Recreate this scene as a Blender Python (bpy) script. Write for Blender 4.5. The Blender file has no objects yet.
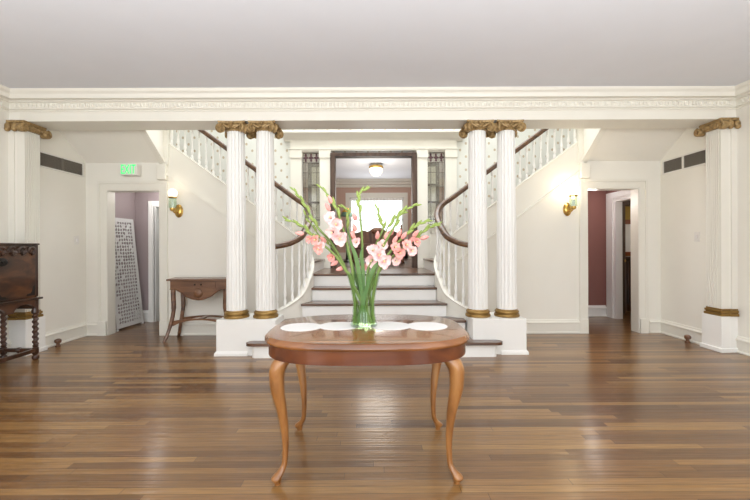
import bpy, bmesh, math, random
from mathutils import Vector, Matrix
random.seed(11)
PI = math.pi
S = bpy.context.scene
COL = S.collection

# ------------------------------------------------------------------ materials
def lin(c):
    return tuple(((v / 12.92) if v <= 0.04045 else ((v + 0.055) / 1.055) ** 2.4) for v in c)
def hx(h):
    return lin(tuple(int(h[i:i + 2], 16) / 255 for i in (0, 2, 4))) + (1,)
def newmat(name):
    m = bpy.data.materials.new(name); m.use_nodes = True
    nt = m.node_tree
    return m, nt, nt.nodes['Principled BSDF']
def setp(b, **k):
    for n, v in k.items():
        b.inputs[n.replace('_', ' ')].default_value = v
def paint(name, col, rough=.55, spec=.3, bump=0.0, metal=0, coat=0):
    m, nt, b = newmat(name)
    n = nt.nodes.new('ShaderNodeTexNoise'); n.inputs['Scale'].default_value = 3.0; n.inputs['Detail'].default_value = 4
    tc = nt.nodes.new('ShaderNodeTexCoord'); nt.links.new(tc.outputs['Object'], n.inputs['Vector'])
    r = nt.nodes.new('ShaderNodeMix'); r.data_type = 'RGBA'
    c = hx(col)
    r.inputs[6].default_value = tuple(v * .97 for v in c[:3]) + (1,); r.inputs[7].default_value = tuple(min(1, v * 1.02) for v in c[:3]) + (1,)
    nt.links.new(n.outputs['Fac'], r.inputs[0]); nt.links.new(r.outputs[2], b.inputs['Base Color'])
    setp(b, Roughness=rough, Metallic=metal)
    b.inputs['Specular IOR Level'].default_value = spec
    b.inputs['Coat Weight'].default_value = coat
    if bump:
        n2 = nt.nodes.new('ShaderNodeTexNoise'); n2.inputs['Scale'].default_value = 60
        nt.links.new(tc.outputs['Object'], n2.inputs['Vector'])
        bp = nt.nodes.new('ShaderNodeBump'); bp.inputs['Strength'].default_value = bump; bp.inputs['Distance'].default_value = .004
        nt.links.new(n2.outputs['Fac'], bp.inputs['Height']); nt.links.new(bp.outputs['Normal'], b.inputs['Normal'])
    return m
def wood(name, c0, c1, c2, axis='X', scale=14, rough=.35, coat=.3, crough=.12, stretch=.07):
    m, nt, b = newmat(name)
    tc = nt.nodes.new('ShaderNodeTexCoord'); mp = nt.nodes.new('ShaderNodeMapping')
    s = {'X': (stretch, 1, 1), 'Y': (1, stretch, 1), 'Z': (1, 1, stretch)}[axis]
    mp.inputs['Scale'].default_value = s
    nt.links.new(tc.outputs['Object'], mp.inputs['Vector'])
    n = nt.nodes.new('ShaderNodeTexNoise'); n.inputs['Scale'].default_value = scale; n.inputs['Detail'].default_value = 6; n.inputs['Distortion'].default_value = .6
    nt.links.new(mp.outputs[0], n.inputs['Vector'])
    r = nt.nodes.new('ShaderNodeValToRGB'); e = r.color_ramp.elements
    e[0].position = .3; e[0].color = hx(c0); e[1].position = .72; e[1].color = hx(c2)
    x = r.color_ramp.elements.new(.5); x.color = hx(c1)
    nt.links.new(n.outputs['Fac'], r.inputs['Fac']); nt.links.new(r.outputs[0], b.inputs['Base Color'])
    setp(b, Roughness=rough); b.inputs['Coat Weight'].default_value = coat; b.inputs['Coat Roughness'].default_value = crough
    return m
def emit(name, col, strength, base=None):
    m, nt, b = newmat(name)
    b.inputs['Base Color'].default_value = hx(base or col)
    b.inputs['Emission Color'].default_value = hx(col); b.inputs['Emission Strength'].default_value = strength
    return m
def thin_glass(name, tint='ffffff', refl=1.0):
    m, nt, b = newmat(name); nt.nodes.remove(b)
    out = nt.nodes['Material Output']
    t = nt.nodes.new('ShaderNodeBsdfTransparent'); t.inputs[0].default_value = hx(tint)
    g = nt.nodes.new('ShaderNodeBsdfGlossy'); g.inputs['Roughness'].default_value = .1
    lw = nt.nodes.new('ShaderNodeLayerWeight')
    f = nt.nodes.new('ShaderNodeMath'); f.operation = 'MULTIPLY_ADD'; f.inputs[1].default_value = .4; f.inputs[2].default_value = .04
    pw = nt.nodes.new('ShaderNodeMath'); pw.operation = 'POWER'; pw.inputs[1].default_value = 4
    nt.links.new(lw.outputs['Facing'], pw.inputs[0]); nt.links.new(pw.outputs[0], f.inputs[0])
    mu = nt.nodes.new('ShaderNodeMath'); mu.operation = 'MULTIPLY'; mu.inputs[1].default_value = refl
    nt.links.new(f.outputs[0], mu.inputs[0])
    mx = nt.nodes.new('ShaderNodeMixShader')
    nt.links.new(mu.outputs[0], mx.inputs[0]); nt.links.new(t.outputs[0], mx.inputs[1]); nt.links.new(g.outputs[0], mx.inputs[2])
    nt.links.new(mx.outputs[0], out.inputs['Surface'])
    return m
def floor_mat():
    m, nt, b = newmat('oak_strip_floor')
    tc = nt.nodes.new('ShaderNodeTexCoord')
    br = nt.nodes.new('ShaderNodeTexBrick')
    br.offset = 0; br.offset_frequency = 2; br.squash = 1
    br.inputs['Scale'].default_value = 1; br.inputs['Brick Width'].default_value = 1.7; br.inputs['Row Height'].default_value = .057
    br.inputs['Mortar Size'].default_value = .0014; br.inputs['Mortar Smooth'].default_value = .3; br.inputs['Bias'].default_value = 0
    br.inputs['Color1'].default_value = (0, 0, 0, 1); br.inputs['Color2'].default_value = (1, 1, 1, 1); br.inputs['Mortar'].default_value = (0, 0, 0, 1)
    spx = nt.nodes.new('ShaderNodeSeparateXYZ'); nt.links.new(tc.outputs['Object'], spx.inputs[0])
    dv = nt.nodes.new('ShaderNodeMath'); dv.operation = 'DIVIDE'; dv.inputs[1].default_value = .057; nt.links.new(spx.outputs[1], dv.inputs[0])
    fl = nt.nodes.new('ShaderNodeMath'); fl.operation = 'FLOOR'; nt.links.new(dv.outputs[0], fl.inputs[0])
    wn = nt.nodes.new('ShaderNodeTexWhiteNoise'); wn.noise_dimensions = '1D'; nt.links.new(fl.outputs[0], wn.inputs['W'])
    sh = nt.nodes.new('ShaderNodeMath'); sh.operation = 'MULTIPLY_ADD'; sh.inputs[1].default_value = 9.7; nt.links.new(wn.outputs['Value'], sh.inputs[0]); nt.links.new(spx.outputs[0], sh.inputs[2])
    cb = nt.nodes.new('ShaderNodeCombineXYZ'); nt.links.new(sh.outputs[0], cb.inputs[0]); nt.links.new(spx.outputs[1], cb.inputs[1])
    nt.links.new(cb.outputs[0], br.inputs['Vector'])
    r = nt.nodes.new('ShaderNodeValToRGB'); e = r.color_ramp.elements
    e[0].position = 0; e[0].color = hx(F0); e[1].position = 1; e[1].color = hx(F2)
    x = r.color_ramp.elements.new(.5); x.color = hx(F1)
    nt.links.new(br.outputs['Color'], r.inputs['Fac'])
    mp = nt.nodes.new('ShaderNodeMapping'); mp.inputs['Scale'].default_value = (5, 90, 1)
    nt.links.new(tc.outputs['Object'], mp.inputs['Vector'])
    n = nt.nodes.new('ShaderNodeTexNoise'); n.inputs['Scale'].default_value = 1; n.inputs['Detail'].default_value = 5
    nt.links.new(mp.outputs[0], n.inputs['Vector'])
    g = nt.nodes.new('ShaderNodeValToRGB'); g.color_ramp.elements[0].position = .3; g.color_ramp.elements[0].color = (.72, .70, .68, 1)
    g.color_ramp.elements[1].position = .7; g.color_ramp.elements[1].color = (1.12, 1.12, 1.1, 1)
    nt.links.new(n.outputs['Fac'], g.inputs['Fac'])
    mu = nt.nodes.new('ShaderNodeMix'); mu.data_type = 'RGBA'; mu.blend_type = 'MULTIPLY'; mu.inputs[0].default_value = 1
    nt.links.new(r.outputs[0], mu.inputs[6]); nt.links.new(g.outputs[0], mu.inputs[7])
    mo = nt.nodes.new('ShaderNodeMix'); mo.data_type = 'RGBA'
    nt.links.new(br.outputs['Fac'], mo.inputs[0]); nt.links.new(mu.outputs[2], mo.inputs[6]); mo.inputs[7].default_value = hx('3a2412')
    nt.links.new(mo.outputs[2], b.inputs['Base Color'])
    # every strip is very slightly tilted and cupped, so reflections break up in lines
    mp2 = nt.nodes.new('ShaderNodeMapping'); mp2.inputs['Scale'].default_value = (.8, 30, 1)
    nt.links.new(tc.outputs['Object'], mp2.inputs['Vector'])
    n2 = nt.nodes.new('ShaderNodeTexNoise'); n2.inputs['Scale'].default_value = 1; n2.inputs['Detail'].default_value = 2
    nt.links.new(mp2.outputs[0], n2.inputs['Vector'])
    ad = nt.nodes.new('ShaderNodeMath'); ad.operation = 'SUBTRACT'
    ms = nt.nodes.new('ShaderNodeMath'); ms.operation = 'MULTIPLY'; ms.inputs[1].default_value = .6
    nt.links.new(br.outputs['Fac'], ms.inputs[0])
    nt.links.new(n2.outputs['Fac'], ad.inputs[0]); nt.links.new(ms.outputs[0], ad.inputs[1])
    bp = nt.nodes.new('ShaderNodeBump'); bp.inputs['Strength'].default_value = .6; bp.inputs['Distance'].default_value = .0035
    nt.links.new(ad.outputs[0], bp.inputs['Height']); nt.links.new(bp.outputs['Normal'], b.inputs['Normal'])
    setp(b, Roughness=.28); b.inputs['Specular IOR Level'].default_value = .5
    b.inputs['Coat Weight'].default_value = .35; b.inputs['Coat Roughness'].default_value = .15
    nt.links.new(bp.outputs['Normal'], b.inputs['Coat Normal'])
    return m
def wallpaper_mat():
    m, nt, b = newmat('dotted_wallpaper')
    tc = nt.nodes.new('ShaderNodeTexCoord'); sp = nt.nodes.new('ShaderNodeSeparateXYZ'); nt.links.new(tc.outputs['Object'], sp.inputs[0])
    def M(op, a, bb=None, c=None):
        n = nt.nodes.new('ShaderNodeMath'); n.operation = op
        for i, v in enumerate((a, bb, c)):
            if v is None: continue
            if isinstance(v, (int, float)): n.inputs[i].default_value = v
            else: nt.links.new(v, n.inputs[i])
        return n.outputs[0]
    def dots(ou, ov):
        u = M('SUBTRACT', M('FRACT', M('ADD', M('DIVIDE', sp.outputs[0], .205), 50 + ou)), .5)
        v = M('SUBTRACT', M('FRACT', M('ADD', M('DIVIDE', sp.outputs[2], .235), 50 + ov)), .5)
        uu = M('MULTIPLY', u, .205); vv = M('MULTIPLY', v, .2)
        d = M('SQRT', M('ADD', M('MULTIPLY', uu, uu), M('MULTIPLY', vv, vv)))
        return M('LESS_THAN', d, .02)
    k = M('MAXIMUM', dots(0, 0), dots(.5, .5))
    mx = nt.nodes.new('ShaderNodeMix'); mx.data_type = 'RGBA'; nt.links.new(k, mx.inputs[0])
    mx.inputs[6].default_value = hx('e2e4de'); mx.inputs[7].default_value = hx('c2b59e')
    nt.links.new(mx.outputs[2], b.inputs['Base Color']); setp(b, Roughness=.8)
    return m
F0, F1, F2 = '603f20', '7e5931', '9a7444'
M_ = {}
M_['trim'] = paint('cream_gloss_trim', 'ebe8de', .38, .45)
M_['wall'] = paint('cream_wall_paint', 'f0ede4', .7, .2, .06)
M_['ceiling'] = paint('ceiling_paint', 'e3e5eb', .85, .1)
M_['riser'] = paint('white_riser_paint', 'f3f2ee', .4, .45)
M_['floor'] = floor_mat()
M_['tread'] = wood('dark_oak_tread', '3c2415', '563722', '6e4a2f', 'X', 22, .3, .5, .1)
M_['rail'] = wood('walnut_handrail', '3f2817', '5b3d25', '74522f', 'X', 20, .32, .4, .12, .5)
def gold_mat():
    m, nt, b = newmat('antique_gold')
    tc = nt.nodes.new('ShaderNodeTexCoord'); n = nt.nodes.new('ShaderNodeTexNoise'); n.inputs['Scale'].default_value = 30; n.inputs['Detail'].default_value = 2
    nt.links.new(tc.outputs['Object'], n.inputs['Vector'])
    r = nt.nodes.new('ShaderNodeValToRGB'); e = r.color_ramp.elements
    e[0].position = .3; e[0].color = hx('836a44'); e[1].position = .7; e[1].color = hx('bb9d6c')
    nt.links.new(n.outputs['Fac'], r.inputs[0]); nt.links.new(r.outputs[0], b.inputs['Base Color'])
    setp(b, Roughness=.45, Metallic=.3)
    bp = nt.nodes.new('ShaderNodeBump'); bp.inputs['Strength'].default_value = .3; bp.inputs['Distance'].default_value = .004
    nt.links.new(n.outputs['Fac'], bp.inputs['Height']); nt.links.new(bp.outputs['Normal'], b.inputs['Normal'])
    return m
M_['gold'] = gold_mat()
M_['goldband'] = paint('gilded_band', '9a7a44', .35, .5, .1, .6)
M_['brass'] = paint('polished_brass', 'c9a45c', .28, .5, 0, 1)
M_['paper'] = wallpaper_mat()
M_['pink'] = paint('dusty_pink_wall', 'c8aa9b', .75, .2)
M_['mauve'] = paint('mauve_wall', 'a89a9a', .75, .2)
M_['red'] = paint('brick_red_wall', '91665f', .8, .2, .1)
M_['yellow'] = paint('mustard_wall', 'b39650', .8, .2)
M_['darkwood'] = wood('dark_walnut', '24140d', '3d2416', '57341f', 'Z', 12, .35, .35, .15, .2)
M_['burl'] = wood('burl_walnut', '2c1a11', '4a2d1b', '6d4426', 'Y', 9, .33, .4, .15, .5)
M_['console'] = wood('brown_mahogany', '4e3121', '6e4a32', '866041', 'X', 16, .35, .3, .15, .12)
M_['top'] = wood('polished_cherry_top', '643a1a', '85522a', '9c6a3b', 'X', 10, .25, .7, .07, .08)
M_['apron'] = wood('cherry_apron', '4c2312', '66351b', '7a4524', 'X', 12, .3, .5, .1, .1)
M_['leg'] = wood('golden_cherry_leg', '784c24', '996737', 'b07f49', 'Z', 16, .28, .5, .1, .2)
M_['iron'] = paint('black_iron', '2a2624', .45, .4, .2, .3)
M_['doorwood'] = wood('stained_door_wood', '35251d', '4c382d', '5d483c', 'Z', 14, .6, 0, .2, .1)
M_['settee'] = wood('settee_wood', '5a3826', '7a5038', '96694c', 'Z', 12, .5, .1, .2, .2)
M_['vent'] = paint('grey_grille', '7d776e', .6, .3)
M_['ventdark'] = paint('grille_shadow_gap', '57524b', .8, .1)
M_['screen'] = paint('whitewashed_carving', 'dcdad8', .7, .2, .2)
M_['lace'] = paint('white_lace', 'e6e4e1', .9, .1, .3)
M_['glass'] = thin_glass('clear_glass', 'f3f9f4', .8)
M_['pane'] = thin_glass('window_pane', 'eef2ee', .7)
M_['water'] = thin_glass('water', 'eaf1da', .15)
def frost():
    m, nt, b = newmat('leaded_obscure_glass'); nt.nodes.remove(b); out = nt.nodes['Material Output']
    t = nt.nodes.new('ShaderNodeBsdfTransparent'); t.inputs[0].default_value = hx('f6f6f0')
    d = nt.nodes.new('ShaderNodeBsdfDiffuse'); d.inputs[0].default_value = hx('e9e6dc')
    g = nt.nodes.new('ShaderNodeBsdfGlossy'); g.inputs['Roughness'].default_value = .1
    x1 = nt.nodes.new('ShaderNodeMixShader'); x1.inputs[0].default_value = .08
    x2 = nt.nodes.new('ShaderNodeMixShader'); x2.inputs[0].default_value = .08
    nt.links.new(t.outputs[0], x1.inputs[1]); nt.links.new(d.outputs[0], x1.inputs[2]); nt.links.new(x1.outputs[0], x2.inputs[1]); nt.links.new(g.outputs[0], x2.inputs[2]); nt.links.new(x2.outputs[0], out.inputs['Surface'])
    return m
M_['frost'] = frost()
M_['greyglass'] = paint('grey_door_glass', '8b9292', .2, .5)
M_['lead'] = paint('lead_came', '6a645c', .5, .4, 0, .2)
M_['stain'] = paint('plum_stained_glass', '5b3c44', .25, .5)
M_['stem'] = paint('fresh_green_stem', '7f9652', .5, .3)
M_['stemdark'] = paint('leaf_green', '62824a', .5, .3)
M_['bud'] = paint('yellow_green_bud', '96aa5c', .5, .3)
def petal_mat(name, a, c):
    m, nt, b = newmat(name)
    tc = nt.nodes.new('ShaderNodeTexCoord'); n = nt.nodes.new('ShaderNodeTexNoise'); n.inputs['Scale'].default_value = 30
    nt.links.new(tc.outputs['Object'], n.inputs['Vector'])
    r = nt.nodes.new('ShaderNodeValToRGB'); e = r.color_ramp.elements
    e[0].position = .35; e[0].color = hx(a); e[1].position = .65; e[1].color = hx(c)
    nt.links.new(n.outputs['Fac'], r.inputs[0]); nt.links.new(r.outputs[0], b.inputs['Base Color'])
    setp(b, Roughness=.6); b.inputs['Subsurface Weight'].default_value = 0
    return m
M_['petal'] = petal_mat('pale_pink_petal', 'f2bcbb', 'fadedb')
M_['petal2'] = petal_mat('salmon_petal', 'ec9d96', 'f4b7ae')
M_['throat'] = paint('creamy_throat', 'f3e3b0', .6, .2)
M_['globe'] = emit('lit_globe', 'fff1d8', 1.3)
M_['bulb'] = emit('lit_bulb', 'ffdc9c', 12.0)
M_['exitgreen'] = emit('exit_green', '3fe07a', 1.0)
M_['plastic'] = paint('white_plastic', 'e9e6e0', .4, .4)
M_['curtain'] = paint('sheer_curtain', 'f4f2ee', .9, .1)
M_['lamp_shade'] = paint('stained_lamp_shade', '6f9a86', .3, .4)
M_['shade_amber'] = paint('amber_lamp_glass', 'd9a440', .3, .4)
M_['spot'] = emit('lit_downlight', 'ffffff', 6.0)
M_['darkmetal'] = paint('dark_bronze', '3a332c', .4, .4, 0, .6)
M_['whiteshade'] = paint('white_shade', 'eceaea', .6, .2)

# ------------------------------------------------------------------ mesh helpers
class MB:
    def __init__(s): s.bm = bmesh.new()
    def box(s, x0, x1, y0, y1, z0, z1, bev=0):
        v = [s.bm.verts.new((x, y, z)) for x in (x0, x1) for y in (y0, y1) for z in (z0, z1)]
        f = [s.bm.faces.new([v[i] for i in q]) for q in ((0, 1, 3, 2), (4, 6, 7, 5), (0, 4, 5, 1), (2, 3, 7, 6), (0, 2, 6, 4), (1, 5, 7, 3))]
        if bev:
            ed = list({e for q in f for e in q.edges})
            bmesh.ops.bevel(s.bm, geom=ed, offset=bev, segments=2, affect='EDGES', profile=.5)
        return s
    def prism(s, poly, axis, a, b):
        """polygon in the plane normal to axis, extruded from a to b"""
        def P(p, t):
            return {'X': (t, p[0], p[1]), 'Y': (p[0], t, p[1]), 'Z': (p[0], p[1], t)}[axis]
        A = [s.bm.verts.new(P(p, a)) for p in poly]; B = [s.bm.verts.new(P(p, b)) for p in poly]
        n = len(poly)
        s.bm.faces.new(A); s.bm.faces.new(B[::-1])
        for i in range(n): s.bm.faces.new([A[i], B[i], B[(i + 1) % n], A[(i + 1) % n]])
        return s
    def lathe(s, prof, c=(0, 0, 0), seg=16, flute=None, M=None):
        rings = []
        for r, z in prof:
            ring = []
            for i in range(seg):
                t = 2 * PI * i / seg
                rr = r if flute is None else r - (flute if i % 2 else 0)
                p = Vector((rr * math.cos(t), rr * math.sin(t), z))
                if M is not None: p = M @ p
                ring.append(s.bm.verts.new((p.x + c[0], p.y + c[1], p.z + c[2])))
            rings.append(ring)
        for a, b in zip(rings, rings[1:]):
            for i in range(seg): s.bm.faces.new([a[i], a[(i + 1) % seg], b[(i + 1) % seg], b[i]])
        s.bm.faces.new(rings[0][::-1]); s.bm.faces.new(rings[-1])
        return s
    def loft(s, rings, cap=True, closed=True):
        R = [[s.bm.verts.new(p) for p in r] for r in rings]
        n = len(R[0])
        for a, b in zip(R, R[1:]):
            for i in range(n if closed else n - 1): s.bm.faces.new([a[i], a[(i + 1) % n], b[(i + 1) % n], b[i]])
        if cap and closed:
            s.bm.faces.new(R[0][::-1]); s.bm.faces.new(R[-1])
        return s
    def tube(s, pts, rad, seg=8):
        pts = [Vector(p) for p in pts]
        if not hasattr(rad, '__len__'): rad = [rad] * len(pts)
        t0 = (pts[1] - pts[0]).normalized()
        n = t0.orthogonal().normalized()
        rings = []
        for i, p in enumerate(pts):
            t = (pts[min(i + 1, len(pts) - 1)] - pts[max(i - 1, 0)]).normalized()
            n = (n - t * n.dot(t)).normalized(); b = t.cross(n)
            rings.append([p + (n * math.cos(2 * PI * k / seg) + b * math.sin(2 * PI * k / seg)) * rad[i] for k in range(seg)])
        return s.loft(rings)
    def sweep(s, prof, pts, side=None):
        """profile (u sideways, v up) swept along pts, kept upright"""
        pts = [Vector(p) for p in pts]; rings = []
        for i, p in enumerate(pts):
            t = (pts[min(i + 1, len(pts) - 1)] - pts[max(i - 1, 0)]); h = Vector((t.x, t.y, 0)).normalized()
            n = Vector((h.y, -h.x, 0)); t.normalize(); up = n.cross(t)
            rings.append([p + n * u + up * v for u, v in prof])
        return s.loft(rings)
    def ball(s, c, r, seg=10, sc=(1, 1, 1)):
        bmesh.ops.create_uvsphere(s.bm, u_segments=seg, v_segments=max(6, seg * 2 // 3), radius=r,
                                  matrix=Matrix.Translation(c) @ Matrix.Diagonal((sc[0], sc[1], sc[2], 1)))
        return s
    def build(s, name, mat, root=None, smooth=False, ang=40):
        loc = root.location if root is not None else None
        while root is not None and root.parent is not None and False: pass
        bmesh.ops.recalc_face_normals(s.bm, faces=s.bm.faces)
        me = bpy.data.meshes.new(name)
        if root is not None:
            w = Vector((0, 0, 0)); q = root
            while q is not None: w += q.location; q = q.parent
            bmesh.ops.translate(s.bm, verts=s.bm.verts, vec=-w)
        s.bm.to_mesh(me); s.bm.free()
        me.materials.append(M_[mat] if isinstance(mat, str) else mat)
        o = bpy.data.objects.new(name, me); COL.objects.link(o)
        if root is not None: o.parent = root
        if smooth:
            for p in me.polygons: p.use_smooth = True
            me.set_sharp_from_angle(angle=math.radians(ang))
        return o
def tag(o, label, cat, group=None, kind=None):
    o['label'] = label; o['category'] = cat
    if group: o['group'] = group
    if kind: o['kind'] = kind
    return o
def thing(name, loc, label, cat, group=None):
    o = bpy.data.objects.new(name, None); COL.objects.link(o); o.location = loc; o.empty_display_size = .1
    return tag(o, label, cat, group)
def struct(name, mb, mat, smooth=False):
    o = mb.build(name, mat, None, smooth); o['kind'] = 'structure'
    return o
def lerp(a, b, t): return a + (b - a) * t
def catmull(P, n):
    out = []
    for i in range(len(P) - 1):
        p0 = P[max(i - 1, 0)]; p1 = P[i]; p2 = P[i + 1]; p3 = P[min(i + 2, len(P) - 1)]
        for k in range(n):
            t = k / n
            out.append(tuple(.5 * (2 * b + (c - a) * t + (2 * a - 5 * b + 4 * c - d) * t * t + (-a + 3 * b - 3 * c + d) * t ** 3) for a, b, c, d in zip(p0, p1, p2, p3)))
    out.append(tuple(P[-1])); return out

# ------------------------------------------------------------------ key measures (metres)
XR, XH = 4.15, 4.03            # half widths: front room, stair hall
YB, YC, YW = 4.34, 4.68, 5.33  # beam front, beam back, hall wall with the doors
YK = 6.75                      # back wall of the stair
ZB, ZC, ZU = 2.668, 2.975, 5.4  # beam underside, ceiling, upper hall ceiling
ZL = .85                       # stair landing

# ------------------------------------------------------------------ shell
struct('floor', MB().box(-4.6, 7.2, -2.6, 7.9, -.1, 0), 'floor')
struct('ceiling', MB().box(-XR - .12, XR + .12, -2.6, YB + .2, ZC, ZC + .12), 'ceiling')
struct('wall_left', MB().box(-XR - .12, -XR, -2.5, YB, 0, ZC), 'wall')
struct('wall_right', MB().box(XR, XR + .12, -2.5, YB, 0, ZC), 'wall')
# wall behind the camera with three tall window openings
rear = MB()
WIN = [(-3.3, -1.7), (-.8, .8), (1.7, 3.3)]
xs = [-XR - .12] + [v for w in WIN for v in w] + [XR + .12]
for i in range(0, len(xs), 2): rear.box(xs[i], xs[i + 1], -2.62, -2.5, 0, ZC)
for a, b in WIN:
    rear.box(a, b, -2.62, -2.5, 0, .5); rear.box(a, b, -2.62, -2.5, 2.5, ZC)
struct('wall_rear', rear, 'wall')
# beam across the room
beam = MB(); beam.box(-XH, XH, YB, YC, ZB, ZU)
struct('trim_1', beam, 'trim')
# cornice on the beam: profile (distance out from the beam face, height)
corn = [(0, 2.772), (.012, 2.772), (.018, 2.782), (.012, 2.79), (.03, 2.795), (.036, 2.802), (.03, 2.809), (.034, 2.866), (.06, 2.870), (.07, 2.882),
        (.125, 2.884), (.13, 2.90), (.135, 2.925), (.145, 2.935), (.16, 2.945), (.17, 2.965), (.17, ZC), (0, ZC)]
c = MB()
c.prism([(YB - d, z) for d, z in corn], 'X', -XR, XR)
n_d = 176
for i in range(n_d):
    x = -XR + .1 + (2 * XR - .2) * i / (n_d - 1)
    c.ball((x, YB - .036, 2.838), .019, 6, (.85, .8, 1.25))
struct('trim_2', c, 'trim')
for sgn, nm in ((-1, 'trim_3'), (1, 'trim_4')):
    c = MB(); c.prism([(sgn * (XR - d), z) for d, z in corn], 'Y', -2.5, YB)
    for i in range(60):
        c.ball((sgn * (XR - .036), YB - .12 - i * .047, 2.838), .019, 6, (.8, .85, 1.25))
    struct(nm, c, 'trim')
# hall side walls
struct('wall_hall_left', MB().box(-XR - .12, -XH, YB, YW + .14, 0, ZU), 'wall')
struct('wall_hall_right', MB().box(XH, XR + .12, YB, YW + .14, 0, ZU), 'wall')
struct('wall_upper_left', MB().box(-XR - .12, -XH, YW + .14, YK + .12, 2.35, ZU), 'wall')
struct('wall_upper_right', MB().box(XH, XR + .12, YW + .14, YK + .12, 2.35, ZU), 'wall')
struct('ceiling_hall', MB().box(-XR - .12, XR + .12, YB, YK + .12, ZU, ZU + .1), 'ceiling')
# stringer heights as functions of distance from the axis
def zs_line(a): return 1.375 + .73 * (a - 1.08)
def zr_line(a): return 1.925 + .735 * (a - 1.08)
# walls with the two side doors, running under the side flights
def door_wall(s, nm):
    o_in, o_out, ztop = (2.99, 3.737, 2.033) if s < 0 else (2.988, 3.72, 2.033)
    poly = [(4.2, 0), (o_out, 0), (o_out, ztop), (o_in, ztop), (o_in, 0), (1.0, 0), (1.0, .95), (2.93, zs_line(2.93) - .1), (2.93, 2.42), (4.2, 2.42)]
    struct(nm, MB().prism([(s * a, z) for a, z in poly], 'Y', YW, YW + .14), 'wall')
door_wall(-1, 'wall_door_left'); door_wall(1, 'wall_door_right')
# door casings (flat board with back band)
def casing(nm, s, x_in, x_out, zt, w, wt):
    m = MB()
    y0 = YW
    for d, w0, w1 in ((.018, 0, w - .004), (.034, w * .72, w)):
        for e in (-1, 1):
            edge = x_in if e < 0 else x_out
            a, b = edge + e * w0, edge + e * w1
            m.box(min(s * a, s * b), max(s * a, s * b), y0 - d, y0 + .001, 0, zt + .004 if w0 == 0 else zt + wt - .002)
        ww = w + (.001 if w0 else -.006)
        m.box(min(s * (x_in - ww), s * (x_out + ww)), max(s * (x_in - ww), s * (x_out + ww)), y0 - d - .0012, y0 + .002, zt + (.002 if w0 == 0 else wt * .72), zt + wt - (0 if w0 else .004))
    # jamb lining
    for edge, e in ((x_in, 1), (x_out, -1)):
        a, b = edge, edge + e * .012
        m.box(min(s * a, s * b), max(s * a, s * b), y0 - .012, y0 + .15, 0, zt - .001)
    m.box(min(s * x_in, s * x_out), max(s * x_in, s * x_out), y0 - .014, y0 + .151, zt - .012, zt + .001)
    for e, edge in ((-1, x_in), (1, x_out)):   # plinth blocks
        a, b = edge, edge + e * (w + .006)
        m.box(min(s * a, s * b), max(s * a, s * b), y0 - .04, y0, 0, .2)
    struct(nm, m, 'trim')
casing('door_1', -1, 2.99, 3.737, 2.033, .11, .125)
casing('door_2', 1, 2.988, 3.72, 2.033, .11, .125)
# baseboards
def base_prof(dep=0): return [(0, 0), (.03, 0), (.032, .015), (.022, .03), (.022, .135), (.034, .14), (.034, .155), (.018, .17), (.012, .19), (0, .19)]
def baseboard_y(m, x, sx, y0, y1):   # along Y, on wall plane x, sticking out by sx
    m.prism([(x + sx * d, z) for d, z in base_prof()], 'Y', y0, y1)
def baseboard_x(m, y, x0, x1):
    m.prism([(y - d, z) for d, z in base_prof()], 'X', x0, x1)
for s, nm in ((-1, 'left'), (1, 'right')):
    m = MB()
    baseboard_y(m, s * XR, -s, -2.5, YB - .01)
    struct('baseboard_' + nm, m, 'trim')
    m = MB()
    baseboard_y(m, s * XH, -s, 4.59, YW)
    a0, a1 = (3.737 + .117, XH)
    baseboard_x(m, YW, min(s * a0, s * a1), max(s * a0, s * a1))
    a0, a1 = (1.1, 2.99 - .117)
    baseboard_x(m, YW, min(s * a0, s * a1), max(s * a0, s * a1))
    struct('baseboard_hall_' + nm, m, 'trim')
# sloping soffits of the upper flights above the doors, with their side boards
for s, i in ((-1, 0), (1, 1)):
    m = MB(); m.prism([(YW + .02, 2.40), (YC, 2.40 + .72 * (YW - YC)), (YC, 3.3), (YW + .14, 2.9), (YW + .14, 2.40)], 'X', min(s * 2.945, s * XH), max(s * 2.945, s * XH))
    struct('ceiling_soffit_' + ('left', 'right')[i], m, 'wall')
    m = MB(); m.prism([(YW + .02, 2.36), (YC, 2.36 + .72 * (YW - YC)), (YC, 2.415 + .72 * (YW - YC)), (YW + .02, 2.415)], 'X', min(s * 2.90, s * 2.985), max(s * 2.90, s * 2.985))
    struct('trim_%d' % (5 + i), m, 'trim')
    m = MB(); m.prism([(YW + .02, 2.415), (YC, 2.415 + .72 * (YW - YC)), (YC, 4.0), (YW + .02, 4.0)], 'X', min(s * 2.925, s * 2.94), max(s * 2.925, s * 2.94))
    struct('wall_flight_' + ('left', 'right')[i], m, 'wall')
    m = MB(); m.box(min(s * 2.88, s * 3.005), max(s * 2.88, s * 3.005), YW - .075, YW, 2.165, 2.375, .006)
    struct('trim_%d' % (7 + i), m, 'trim')
    m = MB(); m.box(min(s * 2.86, s * 2.93), max(s * 2.86, s * 2.93), YW - .04, YW + .1, 2.375, 4.0)
    struct('trim_%d' % (9 + i), m, 'trim')

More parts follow.
